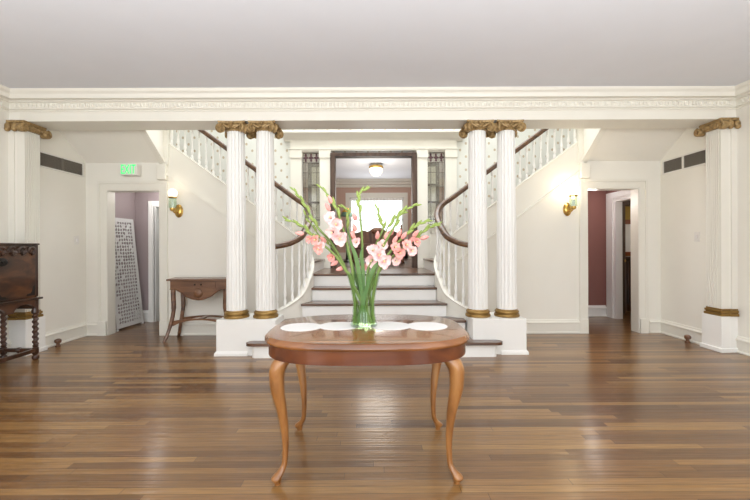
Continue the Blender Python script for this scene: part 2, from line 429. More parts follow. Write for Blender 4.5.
# ------------------------------------------------------------------ back wall of the stair, with doorway and sidelights
XA = .004
m = MB()
for s in (-1, 1):
    m.box(min(s * 1.30, s * XH), max(s * 1.30, s * XH), YK, YK + .12, 0, ZU)
m.box(-1.30, 1.30, YK, YK + .12, 2.93, ZU)
struct('wall_back', m, 'paper')
m = MB()
m.box(-1.30, 1.30, YK + .005, YK + .12, 0, ZL)                       # below the landing
for s in (-1, 1):
    m.box(min(s * .765, s * .955), max(s * .765, s * .955), YK - .03, YK + .12, ZL, 2.93)     # pilaster beside the door
    m.box(min(s * .755, s * .965), max(s * .755, s * .965), YK - .05, YK + .1, 2.80, 2.93)
    m.box(min(s * .755, s * .965), max(s * .755, s * .965), YK - .045, YK + .1, ZL, ZL + .14)
    m.box(min(s * 1.275, s * 1.47), max(s * 1.275, s * 1.47), YK - .03, YK + .12, ZL, 2.93)
    m.box(min(s * 1.265, s * 1.48), max(s * 1.265, s * 1.48), YK - .05, YK, 2.80, 2.93)
    m.box(min(s * .955, s * 1.275), max(s * .955, s * 1.275), YK - .01, YK + .12, ZL, 1.565)      # panel under the sidelight
    a, b = 1.0, 1.235
    for q in ((a, b, 1.0, 1.02), (a, b, 1.46, 1.48), (a, a + .02, 1.0, 1.48), (b - .02, b, 1.0, 1.48)):
        m.box(min(s * q[0], s * q[1]), max(s * q[0], s * q[1]), YK - .022, YK, q[2], q[3])
    m.box(min(s * .95, s * 1.28), max(s * .95, s * 1.28), YK - .05, YK, 1.565, 1.60)
    m.box(min(s * .955, s * 1.275), max(s * .955, s * 1.275), YK - .01, YK + .12, 2.905, 2.93)
m.box(-1.47, 1.47, YK - .045, YK + .005, 2.925, 3.10)
m.box(-1.49, 1.49, YK - .06, YK, 2.945, 2.965)
m.prism([(YK, 3.09), (YK - .05, 3.09), (YK - .06, 3.11), (YK - .09, 3.13), (YK - .15, 3.19), (YK - .17, 3.21), (YK - .17, 3.245), (YK, 3.245)], 'X', -1.58, 1.58)
struct('trim_11', m, 'trim')
m = MB()
for s in (-1, 1):
    m.box(min(s * .68, s * .768), max(s * .68, s * .768), YK - .05, YK + .13, ZL, 2.825)
m.box(-.768, .768, YK - .05, YK + .13, 2.825, 2.885)
struct('door_3', m, 'doorwood')
for s, nm in ((-1, 'window_1'), (1, 'window_2')):
    m = MB()
    m.box(min(s * .965, s * 1.265), max(s * .965, s * 1.265), YK + .045, YK + .051, 1.60, 2.905)
    w = struct(nm, m, 'frost')
    m = MB()
    for a in (.965, 1.02, 1.225, 1.262):
        m.box(s * a - .0035, s * a + .0035, YK + .036, YK + .044, 1.60, 2.905)
    for z in (1.61, 1.75, 2.02, 2.29, 2.55, 2.73, 2.895):
        m.box(min(s * .965, s * 1.265), max(s * .965, s * 1.265), YK + .036, YK + .044, z - .003, z + .003)
    m.build('lead_came', 'lead', w)
    m = MB()
    for k in range(3):
        x = s * (1.02 + .095 * k); z = 2.815
        m.ball((x, YK + .035, z), .034, 8, (.8, .25, 1.0)); m.ball((x, YK + .035, z + .05), .022, 8, (.8, .25, 1)); m.ball((x, YK + .035, z - .05), .022, 8, (.8, .25, 1))
        m.ball((x - .032, YK + .035, z), .016, 6, (1, .3, 1)); m.ball((x + .032, YK + .035, z), .016, 6, (1, .3, 1))
    m.build('stained_ornament', 'stain', w, True)

# ------------------------------------------------------------------ staircase
st = thing('staircase', (0, 4.17, 0), 'white staircase with dark wooden treads rising to a landing and splitting both ways', 'staircase')
YN = [4.17, 4.53, 4.77, 5.04, 5.28]
AW = [1.42, 1.10, .92, .835, .85]
h = .17
def rounded(a, y0, y1, inset=0):
    pts = []
    r = (y1 - y0) / 2
    for k in range(9):
        t = -PI / 2 + PI * k / 8
        pts.append((a - r + r * math.cos(t), (y0 + y1) / 2 + r * math.sin(t)))
    return pts
for k in range(5):
    z = h * (k + 1); yn = YN[k]
    if k == 0:
        def plan(a, y0):
            R = rounded(a, y0, 4.285)
            return [(-x, y) for x, y in R] + [(-1.11, 4.285), (-1.11, 4.56), (1.11, 4.56), (1.11, 4.285)] + [(x, y) for x, y in R[::-1]]
        P = plan(1.42, 4.15)
        MB().prism(P, 'Z', z - .032, z).build('tread', 'tread', st)
        MB().prism(plan(1.36, 4.19), 'Z', 0, z - .032).build('riser', 'riser', st)
    elif k < 4:
        y1 = YN[k + 1] + .03; a = AW[k]; a2 = a if k > 1 else a
        MB().box(-a, a, yn, y1, z - .03, z, .008).build('tread', 'tread', st)
        MB().box(-a + .01, a - .01, yn + .03, yn + .06, z - h, z - .03).build('riser', 'riser', st)
    else:
        m = MB().box(-.86, .86, yn, YW + .05, z - .03, z, .008)
        m.box(-1.0, 1.0, YW + .05, YK + .0, z - .03, z)
        m.build('tread', 'tread', st)
        MB().box(-.85, .85, yn + .03, yn + .06, z - h, z - .03).build('riser', 'riser', st)
# side flights behind the stringers
for s in (-1, 1):
    for j in range(9):
        a0 = .86 + .225 * j; z = ZL + .17 * (j + 1)
        a0 += .02
        MB().box(min(s * (a0 - .02), s * (a0 + .25)), max(s * (a0 - .02), s * (a0 + .25)), YW + .15, YK - .052, z - .03, z, .006).build('tread', 'tread', st)
        MB().box(min(s * a0, s * (a0 + .02)), max(s * a0, s * (a0 + .02)), YW + .15, YK - .052, z - .17, z - .03).build('riser', 'riser', st)
    MB().box(min(s * 2.9, s * XH), max(s * 2.9, s * XH), YW + .15, YK, 2.46, 2.52).build('quarter_landing', 'tread', st)
CURVE = [(1.27, 4.64, .42, 1.262), (1.17, 4.665, .45, 1.272), (1.052, 4.735, .515, 1.305), (.94, 4.835, .61, 1.38), (.885, 4.965, .77, 1.50), (.858, 5.11, .92, 1.625),
         (.868, 5.215, 1.03, 1.715), (.915, 5.295, 1.14, 1.80), (.985, 5.335, 1.25, 1.865), (1.08, 5.35, 1.365, 1.925), (1.2, 5.352, zs_line(1.2), zr_line(1.2))]
CV = catmull(CURVE, 8)
CV += [(a, 5.352, zs_line(a), zr_line(a)) for a in (1.4, 1.6, 1.8, 2.0, 2.2, 2.4, 2.6, 2.8, 2.9)]
for s in (-1, 1):
    # curved closed stringer with a small capping, then the straight one
    rings = []; caps = []
    N = len(CV)
    for i, (a, y, zs, zr) in enumerate(CV):
        p0 = CV[max(i - 1, 0)]; p1 = CV[min(i + 1, N - 1)]
        t = Vector((p1[0] - p0[0], p1[1] - p0[1], 0)).normalized(); n = Vector((-t.y, t.x, 0))
        if a < 1.2 or y < 5.3:
            zb = 0.0 if y < 5.2 else lerp(0.0, zs - .43, min(1, max(0, (y - 5.2) / .15)))
            if y >= 5.34: zb = zs - .43
        else: zb = zs - .43
        w = .032
        rings.append([(s * (a + n.x * u), y + n.y * u, z) for u, z in ((-w, zb), (w, zb), (w, zs), (-w, zs))])
        caps.append([(s * (a + n.x * u), y + n.y * u, zs + z) for u, z in ((-.04, -.012), (.04, -.012), (.046, .004), (.03, .018), (-.03, .018), (-.046, .004))])
    MB().loft(rings).build('stringer', 'trim', st, True)
    MB().loft(caps).build('stringer_cap', 'trim', st, True)
    # moulding along the lower edge of the stringer
    pts = [(s * a, 5.312, zs_line(a) - .43) for a in (1.12, 2.0, 2.88)]
    MB().sweep([(-.018, -.02), (.018, -.02), (.018, .012), (-.018, .02)], pts).build('stringer_moulding', 'trim', st)

# balustrades
def prof_bal(L):
    k = L
    return [(.019, 0), (.019, .10 * k), (.010, .13 * k), (.021, .17 * k), (.022, .22 * k), (.014, .32 * k), (.011, .44 * k), (.014, .60 * k), (.016, .74 * k), (.010, .77 * k), (.017, .79 * k), (.010, .81 * k), (.017, .85 * k), (.017, k)]
for s, sd in ((-1, 'left'), (1, 'right')):
    b = thing('balustrade', (s * 1.0, 5.0, .6), 'white turned balusters under a curving walnut handrail, on the %s of the stair' % sd, 'balustrade', 'curved balustrades')
    RP = [(-.040, -.02), (-.030, -.036), (.030, -.036), (.040, -.02), (.043, .004), (.032, .022), (.012, .03), (-.012, .03), (-.032, .022), (-.043, .004)]
    MB().sweep(RP, [(s * a, y, zr - .03) for a, y, zs, zr in CV[1:-1]]).build('handrail', 'rail', b, True, 50)
    acc = 0; nxt = .05; prev = CV[3]
    for q in CV[4:]:
        d = math.hypot(q[0] - prev[0], q[1] - prev[1])
        while acc + d >= nxt:
            t = (nxt - acc) / d
            a, y, zs, zr = (lerp(prev[i], q[i], t) for i in range(4))
            if a < 2.86:
                MB().lathe(prof_bal(zr - .06 - zs - .012), (s * a, y, zs + .012), 8).build('baluster', 'riser', b, True, 50)
            nxt += .098
        acc += d; prev = q

# ------------------------------------------------------------------ columns, capitals, plinths
def spiral(c, r, side, u, v, w, turns=1.6, n=26, depth=.04):
    """carved volute: a tapering coil in the plane (u, v) with thickness along w"""
    m = []
    for i in range(n):
        t = i / (n - 1); ang = side * (PI / 2) + -side * t * turns * 2 * PI
        rr = r * (1 - .78 * t)
        m.append(c + u * (rr * math.cos(ang)) + v * (rr * math.sin(ang)))
    return m
def capital(root, cx, cy, zt, half):
    m = MB()
    # abacus with hollowed sides
    pts = []
    for q in range(4):
        base = q * PI / 2
        for k in range(8):
            t = -1 + 2 * k / 8
            d = half * (1 - .12 * (1 - t * t)); e = half * t
            x, y = d, e
            pts.append((cx + x * math.cos(base) - y * math.sin(base), cy + x * math.sin(base) + y * math.cos(base)))
    cen = Vector((cx, cy, 0))
    def ring(sc, z): return [(cx + (p[0] - cx) * sc, cy + (p[1] - cy) * sc, z) for p in pts]
    m.loft([ring(.93, zt - .028), ring(.98, zt - .02), ring(1.0, zt - .012), ring(1.0, zt)])
    # echinus with egg ring
    m.lathe([(.100, zt - .10), (.109, zt - .095), (.109, zt - .082), (.105, zt - .078), (.118, zt - .06), (.126, zt - .042), (.124, zt - .026)], (cx, cy, 0), 24)
    for i in range(16):
        t = 2 * PI * i / 16
        m.ball((cx +   .116 * math.cos(t), cy + .116 * math.sin(t), zt - .058), .015, 6, (1, 1, 1.2))
    # four corner volutes
    for q in range(4):
        ang = PI / 4 + q * PI / 2
        d = Vector((math.cos(ang), math.sin(ang), 0)); w = Vector((-d.y, d.x, 0)); up = Vector((0, 0, 1))
        c = Vector((cx, cy, zt - .082)) + d * (half * 1.17)
        for off in (-1, 1):
            sp = spiral(c + w * off * .022, .044, 1, d, up, w)
            m.tube(sp, [.016 * (1 - .5 * i / len(sp)) + .002 for i in range(len(sp))], 6)
        R = Matrix((d, up, w)).transposed().to_4x4()
        m.lathe([(.026, -.03), (.040, -.018), (.040, .018), (.026, .03)], c, 14, None, R)
        m.tube([Vector((cx, cy, zt - .045)) + d * .12, Vector((cx, cy, zt - .034)) + d * .16, c + up * .036], [.020, .020, .014], 8)
    # centre flower on each face
    for q in range(4):
        ang = q * PI / 2
        d = Vector((math.cos(ang), math.sin(ang), 0))
        m.ball(Vector((cx, cy, zt - .022)) + d * half * .9, .024, 8, (1, 1, .9))
        w = Vector((-d.y, d.x, 0))
        for e in (-1, 1):
            m.tube([Vector((cx, cy, zt - .075)) + d * .135 + w * e * .03, Vector((cx, cy, zt - .05)) + d * .14 + w * e * .075, Vector((cx, cy, zt - .04)) + d * .14 + w * e * .11], [.01, .014, .012], 6)
    m.build('capital', 'gold', root, True, 45)
PLZ = .402
def column(cx, label):
    cy = 4.48
    r = thing('fluted_column', (cx, cy, PLZ), label, 'column', 'columns flanking the stair')
    MB().lathe([(.142, PLZ), (.146, PLZ + .012), (.142, PLZ + .03), (.128, PLZ + .036), (.128, PLZ + .042), (.136, PLZ + .05), (.137, PLZ + .062), (.130, PLZ + .072), (.120, PLZ + .078), (.118, PLZ + .088)], (cx, cy, 0), 28).build('base_ring', 'goldband', r, True)
    z0, z1 = PLZ + .08, ZB - .085
    def shaft_ring(R, z):
        out = []
        nf = 18
        for i in range(nf):
            for t, d in ((0, 0), (.30, 0), (.42, .0065), (.65, .0095), (.88, .0065)):
                a = 2 * PI * (i + t) / nf
                out.append((cx + (R - d) * math.cos(a), cy + (R - d) * math.sin(a), z))
        return out
    rs = []
    for k in range(9):
        t = k / 8
        rs.append(shaft_ring(lerp(.1145, .098, t ** 1.4), lerp(z0, z1, t)))
    MB().loft(rs)   .build('shaft', 'riser', r, True, 80)
    capital(r, cx, cy, ZB - .001, .154)
CXS = [(-1.620, 'leftmost of the four white fluted columns, with gold volute capital'),
       (-1.277, 'white fluted column just right of the leftmost one, left of the flowers'),
       (1.222, 'white fluted column right of the flowers, nearest the stair on that side'),
       (1.563, 'rightmost of the four white fluted columns, with gold volute capital')]
for x, l in CXS: column(x, l)
for s, x0, x1, sd in ((-1, -1.785, -1.115, 'left'), (1, 1.115, 1.72, 'right')):
    r = thing('column_plinth', ((x0 + x1) / 2, 4.5, 0), 'white block plinth carrying the pair of columns %s of the stair' % sd, 'plinth', 'white column plinths')
    m = MB()
    m.box(x0, x1, 4.29, 4.74, 0, PLZ, .004)
    m.build('block', 'riser', r)
    m = MB()
    def rg(o, z): return [(x0 - o, 4.29 - o, z), (x1 + o, 4.29 - o, z), (x1 + o, 4.74 + o, z), (x0 - o, 4.74 + o, z)]
    if s < 0:
        def rg(o, z): return [(x0 - o, 4.29 - o, z), (-1.43, 4.29 - o, z), (-1.43, 4.74 + o, z), (x0 - o, 4.74 + o, z)]
    else:
        def rg(o, z): return [(1.43, 4.29 - o, z), (x1 + o, 4.29 - o, z), (x1 + o, 4.74 + o, z), (1.43, 4.74 + o, z)]
    m.loft([rg(.018, 0), rg(.018, .025), rg(.010, .04), rg(.001, .05)])
    m.build('base_moulding', 'riser', r)
# pilasters on the side walls
for s, sd in ((-1, 'left'), (1, 'right')):
    x_in, x_wall = 3.97, XH
    r = thing('wall_pilaster', (s * 4.03, 4.43, 0), 'white fluted pilaster with gold capital on the %s wall' % sd, 'pilaster', 'fluted wall pilasters')
    m = MB()
    def bx(m, a, b, *q): m.box(min(s * a, s * b), max(s * a, s * b), *q)
    # fluted face towards the hall
    y0, y1 = 4.335, 4.53
    pts = [(4.06, y0), (x_in, y0)]
    nfl = 7; pw = (y1 - y0) / nfl
    for i in range(nfl):
        a = y0 + i * pw
        pts += [(x_in, a + pw * .25), (x_in + .010, a + pw * .4), (x_in + .012, a + pw * .55), (x_in + .010, a + pw * .75), (x_in, a + pw * .9)]
    pts += [(x_in, y1), (4.06, y1)]
    pp = []
    for q in pts:
        if not pp or (abs(q[0] - pp[-1][0]) + abs(q[1] - pp[-1][1]) > 1e-5): pp.append(q)
    m.prism([(s * a, b) for a, b in pp], 'Z', .45, ZB - .1)
    bx(m, 4.055, 4.09, 4.352, 4.5, .45, ZB - .1); bx(m, 4.085, 4.15, 4.325, 4.5, .45, ZB - .1)
    m.build('shaft', 'trim', r, True, 35)
    m = MB()
    bx(m, 3.945, 4.05, 4.31, 4.57, 0, .41, .004); bx(m, 4.045, 4.149, 4.322, 4.45, 0, .41, .004); bx(m, 3.93, 4.05, 4.295, 4.585, 0, .05, .006); bx(m, 4.045, 4.149, 4.305, 4.45, 0, .05, .006)
    m.build('plinth_block', 'riser', r)
    m = MB()
    for o, z0, z1 in ((.02, .41, .44), (.008, .44, .452), (.016, .452, .478), (.006, .478, .495)):
        bx(m, x_in - o, 4.06, 4.335 - o, 4.53 + o, z0, z1, .004); bx(m, 4.05, 4.149, 4.325 - o, 4.5, z0, z1, .004)
    m.build('base_ring', 'goldband', r)
    m = MB()
    zt = ZB + .006
    bx(m, 3.945, 4.06, 4.30, 4.60, zt - .03, zt, .006); bx(m, 3.955, 4.06, 4.33, 4.55, zt - .10, zt - .03, .01); bx(m, 4.05, 4.16, 4.30, 4.5, zt - .03, zt, .006); bx(m, 4.05, 4.15, 4.32, 4.5, zt - .10, zt - .03, .01)
    up = Vector((0, 0, 1))
    for yv in (4.30, 4.60):
        c = Vector((s * 3.965, yv, zt - .085)); d = Vector((0, 1 if yv > 4.4 else -1, 0)); w = Vector((s, 0, 0))
        R = Matrix((d, up, w)).transposed().to_4x4()
        m.lathe([(.042, -.035), (.048, -.028), (.048, .03), (.042, .04)], c, 14, None, R)
        for off in (-.034,):
            sp = spiral(c + w * off, .046, 1, d, up, w); m.tube(sp, [.012] * len(sp), 6)
    for xv in (4.05, 4.13):
        c = Vector((s * xv, 4.305, zt - .075)); R = Matrix((Vector((1, 0, 0)), up, Vector((0, -1, 0)))).transposed().to_4x4()
        m.ball(c, .045, 10, (.8, .7, 1.1)); m.ball(c + Vector((0, -.01, -.03)), .028, 8)
    for k in range(6): m.ball((s * 3.952, 4.35 + .04 * k, zt - .06), .018, 6, (.7, 1, 1.4))
    m.tube([(s * 3.95, 4.32, zt - .04), (s * 3.945, 4.45, zt - .055), (s * 3.95, 4.58, zt - .04)], .016, 6)
    m.build('capital', 'gold', r, True, 45)

# ------------------------------------------------------------------ rooms seen through the side doors
struct('wall_passage_left', MB().box(-4.1, -3.95, YW + .14, 6.42, 0, 2.3), 'mauve')
m = MB(); m.box(-3.95, -3.62, 6.30, 6.42, 0, 2.3); m.box(-3.62, -2.9, 6.30, 6.42, 2.0, 2.3); struct('wall_passage_end_left', m, 'mauve')
struct('wall_passage_inner_left', MB().box(-2.99, -2.86, YW + .14, 6.6, 0, 2.3), 'wall')
struct('ceiling_passage_left', MB().box(-4.1, -2.86, YW + .14, 6.6, 2.2, 2.25), 'ceiling')
m = MB()
m.box(-3.72, -3.615, 6.27, 6.30, 0, 1.995); m.box(-3.615, -2.99, 6.27, 6.30, 1.90, 1.995); m.box(-3.70, -3.64, 6.255, 6.27, 0, 1.97); m.box(-3.63, -3.60, 6.27, 6.42, 0, 1.9)
d4 = struct('door_4', m, 'riser')
MB().box(-3.60, -3.0, 6.38, 6.41, 0, 1.9).build('door_leaf', 'greyglass', d4)
m = MB()
m.prism([(6.30 - d, z) for d, z in base_prof()], 'X', -3.95, -3.72); struct('baseboard_passage_left', m, 'riser')
# right
m = MB(); m.box(2.9, 4.2, 6.60, 6.72, 0, 2.25); struct('wall_passage_end_right', m, 'red')
m = MB(); m.box(4.06, 4.14, 6.36, 6.6, 0, 2.25); m.box(4.06, 4.14, YW + .14, 6.36, 1.99, 2.25); m.box(4.06, 4.14, YW + .14, 5.5, 0, 1.99); struct('wall_passage_right', m, 'red')
struct('wall_passage_inner_right', MB().box(2.86, 2.988, YW + .14, 6.6, 0, 2.25), 'red')
struct('ceiling_passage_right', MB().box(2.86, 4.2, YW + .14, 6.72, 2.2, 2.26), 'ceiling')
m = MB()
m.box(4.035, 4.06, 6.352, 6.59, 0, 1.972); m.box(4.02, 4.035, 6.40, 6.57, 0, 2.02); m.box(4.035, 4.06, 5.5, 6.59, 1.972, 2.10); m.box(4.02, 4.035, 5.5, 6.57, 2.02, 2.12)
m.box(4.036, 4.15, 6.335, 6.352, 0, 1.97); m.box(4.036, 4.15, 5.5, 6.335, 1.96, 1.975)
d5 = struct('door_5', m, 'riser')
# door leaf swung back, seen edge-on
lf = MB(); p0 = Vector((4.16, 6.37, 0)); p1 = Vector((4.64, 7.00, 0)); dv = (p1 - p0).normalized(); nv = Vector((-dv.y, dv.x, 0)) * .04
lf.prism([(p0.x, p0.y), (p1.x, p1.y), (p1.x + nv.x, p1.y + nv.y), (p0.x + nv.x, p0.y + nv.y)], 'Z', .01, 1.96)
lf_o = lf.build('door_leaf', 'doorwood', d5)
MB().ball((4.53, 6.87, .95), .03, 10).build('door_knob', 'brass', lf_o, True)
m = MB(); m.prism([(6.60 - d, z) for d, z in base_prof()], 'X', 2.99, 4.02); struct('baseboard_passage_right', m, 'riser')
struct('wall_study_end', MB().box(4.2, 7.0, 7.7, 7.8, 0, 2.3), 'yellow')
struct('wall_study_right', MB().box(7.0, 7.1, 5.0, 7.8, 0, 2.3), 'yellow')
struct('wall_study_front', MB().box(4.27, 7.0, 5.0, 5.1, 0, 2.3), 'yellow')
struct('ceiling_study', MB().box(4.2, 7.1, 5.0, 7.8, 2.2, 2.3), 'ceiling')
struct('trim_12', MB().box(4.75, 7.0, 7.45, 7.7, 2.02, 2.2), 'doorwood')
r = thing('sideboard', (5.2, 7.3, 0), 'tall dark wooden sideboard glimpsed through the right-hand doorway', 'sideboard')
m = MB(); m.box(4.72, 5.9, 7.1, 7.6, .08, .98); m.box(4.74, 5.88, 7.12, 7.6, 0, .08); m.build('carcass', 'darkwood', r)
MB().box(4.70, 5.92, 7.08, 7.61, .98, 1.015, .006).build('top', 'darkwood', r)
for k in range(3):
    a = 4.75 + .38 * k
    d = MB().box(a, a + .35, 7.08, 7.1, .12, .94, .004).build('door', 'darkwood', r); MB().ball((a + .3, 7.07, .55), .014, 8).build('knob', 'brass', d, True)
r = thing('framed_mirror', (5.1, 7.68, 1.5), 'reddish wood framed mirror above the sideboard through the right-hand doorway', 'mirror')
m = MB()
for q in ((4.90, 5.02, 1.02, 1.75), (5.33, 5.43, 1.02, 1.75), (5.02, 5.33, 1.02, 1.1), (5.02, 5.33, 1.66, 1.75)): m.box(q[0], q[1], 7.655, 7.69, q[2], q[3])
m.build('frame', paint('red_brown_frame', '8a4a22', .35, .5), r)
MB().box(5.02, 5.33, 7.675, 7.69, 1.1, 1.66).build('mirror_glass', 'curtain', r)
r = thing('table_lamp', (5.06, 7.3, 1.015), 'white shaded lamp on the dark sideboard through the right-hand doorway', 'lamp')
MB().lathe([(.06, 1.015), (.06, 1.03), (.02, 1.05), (.035, 1.1), (.015, 1.16), (.01, 1.2)], (5.06, 7.3, 0), 12).build('base', 'darkmetal', r, True)
MB().lathe([(.11, 1.17), (.075, 1.43)], (5.06, 7.3, 0), 18).build('lamp_shade', 'whiteshade', r, True)
r = tag(MB().lathe([(.05, 2.185), (.055, 2.2)], (3.87, 6.35, 0), 16).build('recessed_light', 'spot', None, True), 'small round recessed light in the ceiling of the red passage', 'light')

# ------------------------------------------------------------------ room beyond the landing
BX = 2.6
struct('floor_landing_room', MB().box(-BX, BX, YK, 12.1, ZL - .1, ZL), M_['tread'])
struct('ceiling_back_room', MB().box(-BX, BX, YK + .12, 12.1, 3.34, 3.44), 'ceiling')
struct('wall_back_room_left', MB().box(-BX - .1, -BX, YK + .12, 12.1, ZL, 3.34), 'pink')
struct('wall_back_room_right', MB().box(BX, BX + .1, YK + .12, 12.1, ZL, 3.34), 'pink')
WX0, WX1, WZ0, WZ1 = -.76, .94, 1.55, 2.78
m = MB(); m.box(-BX, WX0, 12, 12.1, ZL, 3.34); m.box(WX1, BX, 12, 12.1, ZL, 3.34); m.box(WX0, WX1, 12, 12.1, ZL, WZ0); m.box(WX0, WX1, 12, 12.1, WZ1, 3.34)
struct('wall_back_room_end', m, 'pink')
cp = [(0, 3.10), (.02, 3.10), (.03, 3.13), (.03, 3.17), (.08, 3.2), (.09, 3.25), (.16, 3.27), (.18, 3.30), (.2, 3.34), (0, 3.34)]
m = MB(); m.prism([(12 - d, z) for d, z in cp], 'X', -BX, BX)
for s in (-1, 1): m.prism([(s * (BX - d), z) for d, z in cp], 'Y', YK + .12, 12)
struct('trim_13', m, 'trim')
m = MB()
for q in ((WX0 - .13, WX0, ZL, WZ1 + .15), (WX1, WX1 + .13, ZL, WZ1 + .15), (WX0, WX1, WZ1, WZ1 + .15), (WX0, WX1, WZ0 - .06, WZ0)): m.box(q[0], q[1], 11.96, 12, q[2], q[3])
w3 = struct('window_3', m, 'trim')
m = MB()
for q in ((WX0, WX0 + .05, WZ0, WZ1), (WX1 - .05, WX1, WZ0, WZ1), (WX0, WX1, WZ1 - .05, WZ1), (WX0, WX1, WZ0, WZ0 + .05), (WX0, WX1, 2.06, 2.09)): m.box(q[0], q[1], 12.02, 12.06, q[2], q[3])
m.build('sash', 'riser', w3)
MB().box(WX0, WX1, 12.07, 12.075, WZ0, WZ1).build('pane', 'pane', w3)
struct('trim_14', MB().box(-BX, BX, 11.96, 12, ZL, ZL + .2), 'trim')
# curtain band
m = MB()
for k, (zt, zb) in enumerate(((WZ1 - .02, WZ1 - .10),)):
    rings = []
    nn = 80
    top = []
    for i in range(nn + 1):
        x = lerp(WX0 + .01, WX1 - .01, i / nn); y = 11.985 + .008 * math.sin(i * 1.3)
        top.append((x, y))
    V = [[m.bm.verts.new((x, y, z)) for x, y in top] for z in (zt, zb)]
    V2 = [[m.bm.verts.new((x, y + .003, z)) for x, y in top] for z in (zt, zb)]
    for i in range(nn):
        m.bm.faces.new([V[0][i], V[0][i + 1], V[1][i + 1], V[1][i]]); m.bm.faces.new([V2[0][i], V2[0][i + 1], V2[1][i + 1], V2[1][i]])
tag(m.build('curtain_valance', 'curtain'), 'narrow sheer white valance across the top of the far bright window', 'curtain')
# ceiling light
r = thing('ceiling_light', (.06, 9.7, 3.34), 'round white glass ceiling light with brass rim in the far room', 'ceiling light')
MB().lathe([(.10, 3.29), (.12, 3.31), (.13, 3.34)], (.06, 9.7, 0), 24).build('canopy', 'trim', r, True)
MB().lathe([(.175, 3.225), (.185, 3.235), (.185, 3.27), (.17, 3.29), (.09, 3.30)], (.06, 9.7, 0), 28).build('rim', 'brass', r, True)
MB().lathe([(.01, 3.03), (.06, 3.036), (.11, 3.06), (.15, 3.11), (.168, 3.17), (.17, 3.225)], (.06, 9.7, 0), 28).build('globe', 'globe', r, True)
# settee
sy = 9.1; sc = .024
r = thing('settee', (.08, sy, ZL), 'dark carved wooden settee with crested back below the far window', 'settee')
sx0, sx1 = -.52, .70
m = MB()
top = []
n = 40
for i in range(n + 1):
    t = i / n; x = lerp(sx0 + .04, sx1 - .04, t)
    c = abs(t - .5) * 2
    z = 1.60 + .10 * math.exp(-(c / .33) ** 4) + .05 * math.exp(-((c - .62) / .16) ** 2) - .03 * c
    top.append((x, z))
m.prism([(sx0 + .04, 1.3)] + top + [(sx1 - .04, 1.3)], 'Y', sy + .28, sy + .33)
m.build('backrest', 'settee', r)
MB().ball((.09, sy + .26, 1.60), .10, 12, (1.5, .35, .8)).build('carved_crest', 'settee', r, True)
for x in (sx0, sx1 - .05):
    MB().lathe([(.03, ZL), (.025, 1.0), (.03, 1.3), (.018, 1.35), (.03, 1.5), (.022, 1.6), (.034, 1.66), (.016, 1.7), (.026, 1.735), (.005, 1.78)], (x + .025, sy + .30, 0), 10).build('post', 'settee', r, True)
    MB().tube([(x + .025, sy + .28, 1.42), (x + .025, sy, 1.43), (x + .025, sy - .2, 1.40), (x + .025, sy - .25, 1.33)], .028, 8).build('armrest', 'settee', r, True)
    MB().tube([(x + .025, sy - .2, 1.39), (x + .025, sy - .22, 1.25), (x + .025, sy - .24, 1.05), (x + .025, sy - .21, .93), (x + .025, sy - .26, ZL + .01)], [.024, .03, .034, .02, .03], 8).build('front_leg', 'settee', r, True)
MB().box(sx0 + .02, sx1 - .02, sy - .24, sy + .30, 1.18, 1.30, .02).build('seat', 'settee', r)
m = MB(); m.prism([(sx0 + .04, 1.18), (sx0 + .04, 1.0), (sx0 + .2, .97), (.09, .94), (sx1 - .2, .97), (sx1 - .04, 1.0), (sx1 - .04, 1.18)], 'Y', sy - .235, sy - .2); m.build('seat_apron', 'settee', r)
m = MB(); m.box(sx0 + .06, sx1 - .06, sy + .27, sy + .31, .95, 1.32); m.build('back_panel', 'settee', r)
# stained-glass lamp
lx, ly = -.67, 9.35
r = thing('floor_lamp', (lx, ly, ZL), 'floor lamp with coloured stained glass shade left of the settee', 'lamp')
MB().lathe([(.14, ZL), (.14, ZL + .02), (.03, ZL + .06), (.015, ZL + .2), (.012, 1.7), (.012, 2.0)], (lx, ly, 0), 14).build('pole', 'darkmetal', r, True)
MB().lathe([(.15, 1.97), (.148, 2.0), (.12, 2.08), (.07, 2.14), (.03, 2.17)], (lx, ly, 0), 20).build('lamp_shade', 'lamp_shade', r, True)
MB().lathe([(.125, 2.075), (.124, 2.085), (.075, 2.145), (.035, 2.185), (.01, 2.19)], (lx, ly, 0), 20).build('shade_crown', 'shade_amber', r, True)
# two glazed door leaves folded back behind the sidelights
for s, sd in ((-1, 'left'), (1, 'right')):
    x0, x1 = .70, 1.27
    x0, x1 = .70, 1.20
    r = thing('glazed_door_leaf', (s * .9, 6.98, ZL), 'dark framed glazed door folded open behind the %s sidelight' % sd, 'door', 'glazed doors behind the sidelights')
    m = MB()
    bx = lambda a, b, z0, z1: m.box(min(s * a, s * b), max(s * a, s * b), 6.94, 6.98, z0, z1)
    bx(x0, x0 + .09, ZL + .01, 2.75); bx(x1 - .065, x1, ZL + .01, 2.75); bx(x0, x1, 2.69, 2.76); bx(x0, x1, ZL + .01, 1.15)
    for z in (1.40, 1.70, 2.02, 2.335): bx(x0, x1, z, z + .035)
    m.build('frame', 'doorwood', r)
    MB().box(min(s * (x0 + .09), s * (x1 - .065)), max(s * (x0 + .09), s * (x1 - .065)), 6.958, 6.962, 1.15, 2.69).build('panes', 'curtain', r)

